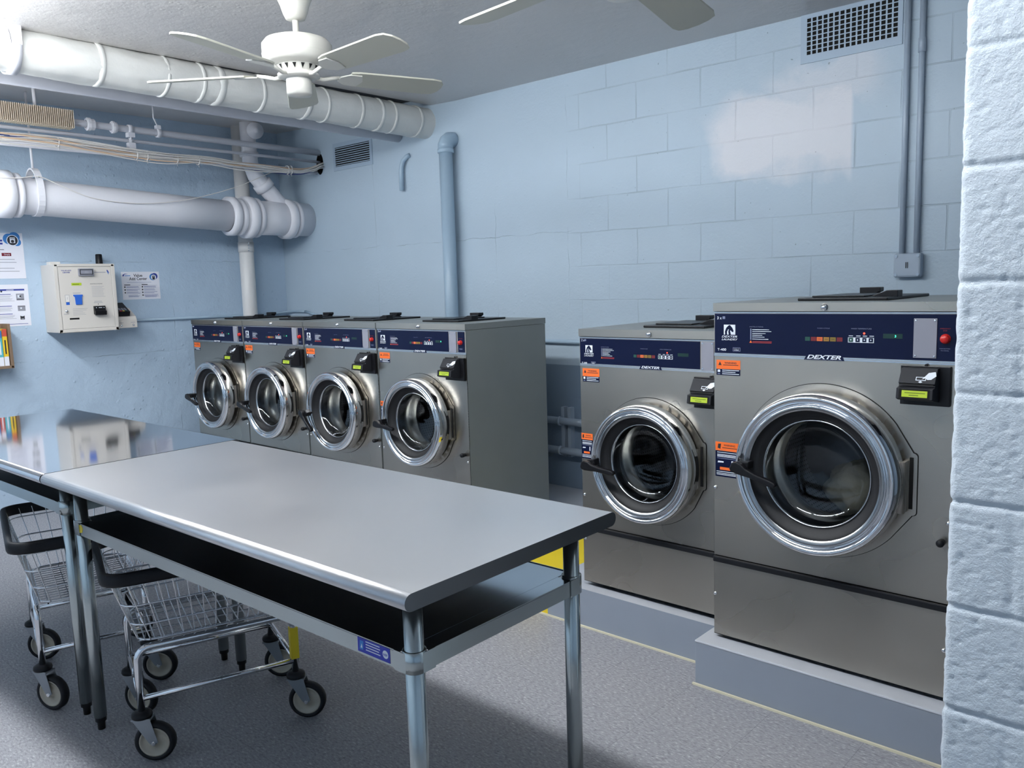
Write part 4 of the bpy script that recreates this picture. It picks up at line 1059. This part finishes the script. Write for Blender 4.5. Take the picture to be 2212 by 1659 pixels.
m = MB(); m.tube([(.02, -1.380, 1.282), (.02, -.2, 1.272), (.05, -.05, 1.285), (.12, -.02, 1.29), (.3, -.02, 1.288)], .0105, 'blue_pipe_paint', 12); m.tube([(.3, -.02, 1.288), (.5, -.02, 1.25)], .0105, 'blue_pipe_paint', 12); o = m.build('conduit'); tag(o, 'thin pale blue conduit along the left wall from the payment box to the corner', 'conduit')
m = MB(); m.tube([(2.3, -.03, 1.105), (4.1, -.03, 1.100)], .013, 'blue_pipe_paint', 14); o = m.build('conduit'); tag(o, 'thin pale pipe on the back wall seen between the two groups of washers', 'pipe')
for z, lb in ((.605, 'upper of two grey blue pipes low on the wall between the washers'), (.417, 'lower of two grey blue pipes low on the wall between the washers')):
    m = MB(); m.cyl((2.25, -.065, z), (4.6, -.065, z), .024, 'conduit_paint', 16); o = m.build('pipe'); tag(o, lb, 'pipe')
m = MB()
for x in (3.085, 3.135): m.box((x-.012, -.04, .375), (x+.012, 0, .69), 'conduit_paint')
t = thing('pipe_bracket', 'pair of short upright metal strut pieces holding the low wall pipes', 'bracket'); m.build('strut', t)
m = MB()
for z in (.605, .417): m.lathe([(.0245, -.008), (.029, -.008), (.029, .008), (.0245, .008)], (3.085, -.065, z), (1, 0, 0), 'conduit_paint', 16)
m.build('clamp', t)
# conduits and box at the right
t = thing('electrical_conduit', 'pair of grey blue electrical conduits dropping to a square junction box', 'conduit')
for x in (5.078, 5.140):
    m = MB(); m.cyl((x, -.018, 1.55), (x-.0, -.018, HC), .0125, 'conduit_paint', 14)
    if x > 5.1: m.cyl((x, -.018, 2.43), (x, -.018, 2.49), .016, 'conduit_paint', 14)
    m.build('conduit_run', t)
m = MB(); m.box((5.050, -.045, 1.447), (5.168, 0, 1.555), 'conduit_paint')
jb = m.build('junction_box', t, bevel=.008)
m = MB()
for a in (5.062, 5.156):
    for b in (1.459, 1.543): m.cyl((a, -.045, b), (a, -.049, b), .007, 'vent_paint', 12)
m.box((5.104, -.047, 1.488), (5.107, -.045, 1.515), 'black_matte'); m.box((5.111, -.047, 1.488), (5.114, -.045, 1.515), 'black_matte'); m.build('cover_screws', jb)

# ---------------------------------------------------------------- wall vents
t = thing('air_vent', 'small louvred air vent high in the far corner of the back wall', 'vent')
m = MB(); x0, x1, z0, z1 = .79, 1.278, 2.395, 2.605; a0, a1, c0, c1_ = .815, 1.248, 2.425, 2.572
m.box((x0, -.006, z0), (a0, 0, z1), 'vent_paint'); m.box((a1, -.006, z0), (x1, 0, z1), 'vent_paint'); m.box((a0, -.006, z0), (a1, 0, c0), 'vent_paint'); m.box((a0, -.006, c1_), (a1, 0, z1), 'vent_paint'); m.build('frame', t)
m = MB(); m.quad([(a0, -.001, c0), (a1, -.001, c0), (a1, -.001, c1_), (a0, -.001, c1_)], 'black_gap'); m.build('backing', t)
m = MB(); n = 9
for i in range(n):
    z = c0+(c1_-c0)*(i+.5)/n; m.box((a0, -.008, z-.0042), (a1, -.0015, z+.0018), 'vent_paint')
m.build('louvres', t)
t = thing('air_vent', 'large punched metal air grille high on the back wall under the ceiling', 'vent')
x0, x1, z0, z1 = 4.585, 5.052, 2.485, 2.71
hx0, hx1 = 4.612, 5.035; nc, nr = 16, 9; px_ = (hx1-hx0)/nc; pz_ = .0215
m = MB(); hz0 = 2.52
yv = -.006
def cell(ix, iz):
    cx_, cz_ = hx0+px_*(ix+.5), hz0+pz_*(iz+.5); w, h = px_/2, pz_/2; hw, hh = px_*.355, pz_*.39
    vo = [(cx_-w, yv, cz_-h), (cx_+w, yv, cz_-h), (cx_+w, yv, cz_+h), (cx_-w, yv, cz_+h)]; vi = [(cx_-hw, yv, cz_-hh), (cx_+hw, yv, cz_-hh), (cx_+hw, yv, cz_+hh), (cx_-hw, yv, cz_+hh)]
    m.add(vo+vi, [(0, 1, 5, 4), (1, 2, 6, 5), (2, 3, 7, 6), (3, 0, 4, 7)], 'vent_paint')
for i in range(nc):
    for j in range(nr-1): cell(i, j)
m.box((x0, yv, z0), (hx0, 0, z1), 'vent_paint'); m.box((hx1, yv, z0), (x1, 0, z1), 'vent_paint'); m.box((hx0, yv, z0), (hx1, 0, hz0), 'vent_paint'); m.box((hx0, yv, hz0+pz_*(nr-1)), (hx1, 0, z1), 'vent_paint')
m.build('grille_plate', t, fixn=False)
m = MB(); m.quad([(hx0, -.001, hz0), (hx1, -.001, hz0), (hx1, -.001, z1), (hx0, -.001, z1)], 'black_gap'); m.build('backing', t)

# ---------------------------------------------------------------- payment box and notices on the left wall
t = thing('payment_box', 'beige metal value add payment box on the left wall', 'payment machine')
FX = .25
by0_, by1_, bz0_, bz1_ = -1.948, -1.552, 1.228, 1.692
m = MB(); m.box((0, by0_, bz0_), (FX-.006, by1_, bz1_), 'beige_enamel'); 
for (a, b, c_, d) in ((by0_, bz0_, by0_+.022, bz1_), (by1_-.022, bz0_, by1_, bz1_), (by0_, bz0_, by1_, bz0_+.022), (by0_, bz1_-.016, by1_, bz1_)): m.box((FX-.006, a, b), (FX, c_, d), 'beige_enamel')
m.box((.06, by0_+.02, bz1_), (.12, by0_+.09, bz1_+.022), 'beige_light'); m.build('case', t, bevel=.003)
m = MB(); m.box((FX-.006, by0_+.0235, bz0_+.0235), (FX-.002, by1_-.0235, bz1_-.0175), 'beige_enamel')
dr = m.build('door', t)
m = MB(); m.box((FX-.0062, by0_+.020, bz0_+.020), (FX-.0052, by1_-.020, bz1_-.014), 'black_gap'); m.build('door_gap', dr)
def LW(mm, x): return Face(mm, (x, 0, 0), (0, 1, 0), (0, 0, 1), (1, 0, 0))
m = MB(); F = LW(m, FX-.002)
F.text('VALUE ADD', -1.905, 1.646, .011, 'blue_print', bold=.02, width=.066); F.text('CENTER', -1.896, 1.632, .011, 'blue_print', bold=.02, width=.048)
m.build('title_lettering', dr); m = MB(); F = LW(m, FX-.002); F.rect(-1.690, 1.633, -1.612, 1.638, 'grey_print'); F.poly([(-1.606, 1.650), (-1.598, 1.652), (-1.588, 1.634), (-1.590, 1.628)], 'blue_print'); F.poly([(-1.604, 1.640), (-1.600, 1.642), (-1.590, 1.622), (-1.594, 1.622)], 'light_blue_print')
m.build('maker_lettering', dr); m = MB(); F = LW(m, FX-.002); F.text('INSTRUCTIONS', -1.723, 1.553, .009, 'black_print', bold=.01, width=.082); F.lines(-1.716, -1.625, (1.538, 1.528, 1.519, 1.509, 1.499, 1.489, 1.478, 1.468), .0016, 'grey_print')
m.build('instruction_lettering', dr); m = MB(); F = LW(m, FX-.002); F.rect(-1.843, 1.494, -1.792, 1.497, 'grey_print'); F.lines(-1.852, -1.752, (1.388, 1.377, 1.366, 1.356, 1.346), .0016, 'grey_print', ragged=.5)
F.rect(-1.705, 1.433, -1.655, 1.436, 'grey_print'); F.rect(-1.710, 1.424, -1.650, 1.427, 'grey_print'); F.disk(-1.680, 1.415, .003, 'black_print'); F.rect(-1.912, 1.353, -1.878, 1.356, 'grey_print')
F.rect(-1.894, 1.434, -1.866, 1.484, 'grey_print'); F.rect(-1.892, 1.436, -1.868, 1.482, 'beige_light', .0008); F.rect(-1.881, 1.452, -1.879, 1.470, 'grey_print', .001); F.rect(-1.891, 1.416, -1.868, 1.436, 'bright_blue'); m.build('card_symbols', dr)
m = MB(); m.box((FX-.002, -1.797, 1.612), (FX+.018, -1.698, 1.662), 'plate_grey'); rd = m.build('receipt_window', dr, bevel=.003)
m = MB(); F = LW(m, FX+.018); F.rect(-1.791, 1.620, -1.704, 1.656, 'dark_grey_plastic'); F.rect(-1.786, 1.625, -1.710, 1.651, 'plate_grey', .0009); F.poly([(-1.765, 1.628), (-1.755, 1.646), (-1.735, 1.640), (-1.730, 1.628)], 'grey_print', .0012); m.build('window_glass', rd)
m = MB(); F = LW(m, FX-.002); F.rect(-1.846, 1.547, -1.780, 1.565, 'lcd'); F.rect(-1.840, 1.553, -1.796, 1.558, 'lcd_print', .0009); m.build('screen', dr)
m = MB(); m.prism([(-1.829, 1.416), (-1.789, 1.416), (-1.787, 1.470), (-1.782, 1.474), (-1.782, 1.484), (-1.841, 1.484), (-1.841, 1.476), (-1.832, 1.468)], FX-.002, FX+.006, 'bright_blue', 'yz'); m.build('card_slot', dr)
m = MB(); m.prism([(FX-.002, 1.345), (FX+.030, 1.338), (FX+.036, 1.365), (FX+.020, 1.372), (FX+.018, 1.402), (FX-.002, 1.402)], -1.716, -1.640, 'black_plastic', 'xz'); bl = m.build('bill_acceptor', dr, bevel=.002)
m = MB(); F = LW(m, FX+.018); F.disk(-1.703, 1.390, .003, 'white_print', .001); F.disk(-1.652, 1.390, .003, 'white_print', .001); F.rect(-1.688, 1.388, -1.664, 1.392, 'white_print', .001); m.build('lettering', bl)
m = MB(); m.lathe([(.010, 0), (.010, .006), (.007, .010), (.0001, .011)], (FX-.002, -1.894, 1.374), (1, 0, 0), 'chrome', 18); m.build('push_button', dr)
m = MB(); F = LW(m, FX-.002); F.rect(-1.877, 1.314, -1.814, 1.326, 'black_gap'); m.build('receipt_slot', dr)
m = MB(); m.lathe([(.026, 1.692), (.024, 1.70), (.022, 1.765), (.018, 1.77), (.0001, 1.77)], (.07, -1.578, 0), (0, 0, 1), 'black_plastic', 20); m.build('antenna', t)
m = MB(); m.prism([(.0, 1.233), (.17, 1.233), (.17, 1.290), (.155, 1.315), (.05, 1.375), (.0, 1.375)], -1.552, -1.385, 'beige_enamel', 'xz')
kp = m.build('pin_pad_bracket', t, bevel=.003)
m = MB(); m.T = Matrix.Translation((.105, -1.475, 1.350)) @ Matrix.Rotation(math.radians(28), 4, 'Y'); m.box((-.075, -.042, 0), (.065, .042, .035), 'black_plastic')
for i in range(4):
    for j in range(3): m.box((.012+.012*i, -.028+.020*j, .035), (.020+.012*i, -.014+.020*j, .038), ('red_button', 'yellow_paint', 'green_key')[j] if i == 3 else 'plate_grey')
m.box((-.055, -.030, .035), (-.01, .030, .036), 'dark_grey_plastic'); m.build('pin_pad', kp)
m = MB()
for y in (-1.500, -1.415): m.lathe([(.008, 0), (.008, .005), (.0001, .008)], (.17, y, 1.252), (1, 0, 0), 'chrome', 14)
F = LW(m, .17); F.rect(-1.515, 1.270, -1.485, 1.273, 'grey_print'); F.rect(-1.432, 1.270, -1.400, 1.273, 'grey_print'); m.build('key_locks', kp)

t = thing('notice', 'white paper notice headed Value Add Center beside the payment box', 'notice')
m = MB(); m.box((.0006, -1.402, 1.436), (.0016, -1.116, 1.643), 'paper'); sheet = m.build('paper_sheet', t)
m = MB(); F = LW(m, .0016)
F.text('Value', -1.312, 1.606, .030, 'black_print', bold=.015); F.text('Add Center', -1.345, 1.581, .030, 'black_print', bold=.015, width=.135)
F.poly([(-1.392, 1.622), (-1.375, 1.630), (-1.350, 1.628), (-1.378, 1.624), (-1.384, 1.612), (-1.392, 1.608)], 'blue_print'); F.rect(-1.378, 1.612, -1.335, 1.617, 'light_blue_print')
F.disk(-1.165, 1.603, .026, 'light_blue_print', .0005); F.disk(-1.152, 1.608, .024, 'blue_print', .0006); F.disk(-1.160, 1.600, .020, 'white_print', .0008); F.rect(-1.169, 1.583, -1.150, 1.612, 'black_print', .001); F.rect(-1.165, 1.601, -1.154, 1.608, 'grey_print', .0012)
F.rect(-1.365, 1.563, -1.180, 1.5645, 'blue_print')
for (a, nk) in ((-1.386, 3), (-1.255, 4)):
    F.rect(a, 1.544, a+.045, 1.549, 'black_print'); F.rect(a, 1.540, a+.12, 1.541, 'grey_print')
    for i in range(nk):
        zz_ = 1.530-.021*i; F.disk(a+.004, zz_, .0055, 'black_print', n=12); F.lines(a+.014, a+.125, (zz_+.003, zz_-.005), .0022, 'blue_print', ragged=.3)
F.lines(-1.36, -1.275, (1.468, 1.462, 1.456), .002, 'blue_print'); F.lines(-1.235, -1.13, (1.458, 1.452), .002, 'blue_print')
m.build('printing', sheet)
t = thing('notice', 'upper white notice with a blue round washer emblem at the left edge', 'notice')
m = MB(); m.box((.0006, -2.29, 1.606), (.0016, -2.043, 1.912), 'paper'); sheet = m.build('paper_sheet', t)
m = MB(); F = LW(m, .0016)
F.disk(-2.128, 1.872, .036, 'light_blue_print', .0004); F.disk(-2.095, 1.882, .036, 'light_blue_print', .0005); F.disk(-2.080, 1.850, .026, 'light_blue_print', .0006); F.disk(-2.106, 1.862, .037, 'white_print', .0008); F.disk(-2.106, 1.862, .032, 'black_print', .001)
F.rect(-2.122, 1.845, -2.090, 1.882, 'white_print', .0013); F.disk(-2.106, 1.856, .010, 'black_print', .0015); F.rect(-2.120, 1.873, -2.092, 1.876, 'black_print', .0015)
F.rect(-2.18, 1.757, -2.122, 1.778, 'maroon', .0005); F.text('Simply', -2.165, 1.763, .014, 'white_print', .0008)
F.lines(-2.27, -2.065, (1.735, 1.715, 1.675, 1.655), .0035, 'grey_print'); F.lines(-2.27, -2.14, (1.80,), .0035, 'black_print'); F.lines(-2.27, -2.15, (1.86, 1.84), .012, 'blue_print'); m.build('printing', sheet)
t = thing('notice', 'lower white instruction notice with blue bars above the book shelf', 'notice')
m = MB(); m.box((.0006, -2.27, 1.283), (.0016, -2.040, 1.566), 'paper'); sheet = m.build('paper_sheet', t)
m = MB(); F = LW(m, .0016)
F.rect(-2.26, 1.524, -2.064, 1.535, 'blue_print'); F.rect(-2.175, 1.527, -2.130, 1.531, 'white_print', .0008); F.rect(-2.26, 1.296, -2.060, 1.299, 'blue_print')
F.disk(-2.205, 1.520, .006, 'black_print', n=12)
for z in (1.500, 1.420, 1.367): F.rect(-2.25, z-.002, -2.150, z+.002, 'blue_print'); F.lines(-2.25, -2.128, [z-.010-.007*i for i in range(6 if z == 1.5 else 4)], .0018, 'grey_print')
F.rect(-2.118, 1.458, -2.070, 1.503, 'grey_print'); F.rect(-2.110, 1.475, -2.092, 1.495, 'white_print', .0008); F.rect(-2.098, 1.479, -2.088, 1.491, 'black_print', .001); F.rect(-2.116, 1.462, -2.072, 1.466, 'black_print', .001)
F.rect(-2.115, 1.385, -2.068, 1.420, 'grey_print'); F.rect(-2.115, 1.416, -2.068, 1.420, 'black_print', .0008); F.disk(-2.095, 1.404, .006, 'white_print', .0008)
F.rect(-2.105, 1.326, -2.078, 1.352, 'black_print'); F.disk(-2.091, 1.352, .010, 'white_print', .0008, rb=.004); F.rect(-2.100, 1.330, -2.083, 1.333, 'white_print', .0008); m.build('printing', sheet)
# book shelf with books
t = thing('wall_shelf', 'small brown wooden wall shelf holding books at the left edge', 'shelf')
m = MB(); sy0, sy1, sz0, sz1, sd = -2.62, -2.212, 1.010, 1.305, .13
for a, b in (((0, sy1-.016, sz0), (sd, sy1, sz1)), ((0, sy0, sz0), (sd, sy0+.016, sz1)), ((0, sy0, sz0), (sd, sy1, sz0+.016)), ((0, sy0, sz0), (.006, sy1, sz1))): m.box(a, b, 'wood')
m.build('shelf_body', t, bevel=.002)
y = sy1-.022
BK = [('book_yellow', 'book_red', .028, .245, 'yellow and white book with an orange top band at the shelf end'), ('book_teal', 'book_blue', .030, .235, 'teal book just left of the yellow one on the wall shelf'), ('book_red', 'paper', .026, .225, 'red book third from the right on the wall shelf'), ('book_blue', 'paper', .034, .240, 'blue book fourth from right on the wall shelf')]
for (mt, m2, w, h, lb) in BK:
    m = MB(); m.box((.010, y-w, sz0+.0165), (.118, y, sz0+.0165+h), mt); z = sz0+.0165
    F = LW(m, .118); F.rect(y-w, z+h*.80, y, z+h, m2); F.rect(y-w, z+.0, y-w*.0, z+h*.25, 'paper'); F.rect(y-w*.65, z+h*.32, y-w*.35, z+h*.7, 'black_print' if mt == 'book_yellow' else 'paper', .0009)
    o = m.build('book'); tag(o, lb, 'book', 'books on the wall shelf'); y -= w+.003

# ---------------------------------------------------------------- ceiling lights
GL = 'ceiling fluorescent lights'
proto = thing('fluorescent_light', 'long fluorescent ceiling light fixture above the tables', 'light', (0, LY, 0), group=GL)
m = MB(); m.box((0, -.065, HC-.028), (LL, .065, HC-.001), 'housing_white'); m.box((0, -.06, LZ), (.012, .06, HC-.028), 'housing_white'); m.box((LL-.012, -.06, LZ), (LL, .06, HC-.028), 'housing_white'); m.build('housing', proto)
m = MB(); m.prism([(-.06, HC-.028), (-.06, LZ+.03), (-.045, LZ+.006), (-.03, LZ), (.03, LZ), (.045, LZ+.006), (.06, LZ+.03), (.06, HC-.028)], .012, LL-.012, 'tube_glow', 'yz'); m.build('diffuser', proto)
for i, (x, y) in enumerate(FIXT):
    o = proto if i == 0 else copy_tree(proto); o.location = (x, y, 0)
proto.location.z = -.33; proto['label'] = 'fluorescent fixture hung low on two rods below the pipes'
del proto['group']
for x in (.15, 1.05):
    m = MB(); m.cyl((x, 0, HC-.002), (x, 0, ceil_z(.62+x)+.33), .004, 'chrome_satin', 8); m.build('hanging_rod', proto)
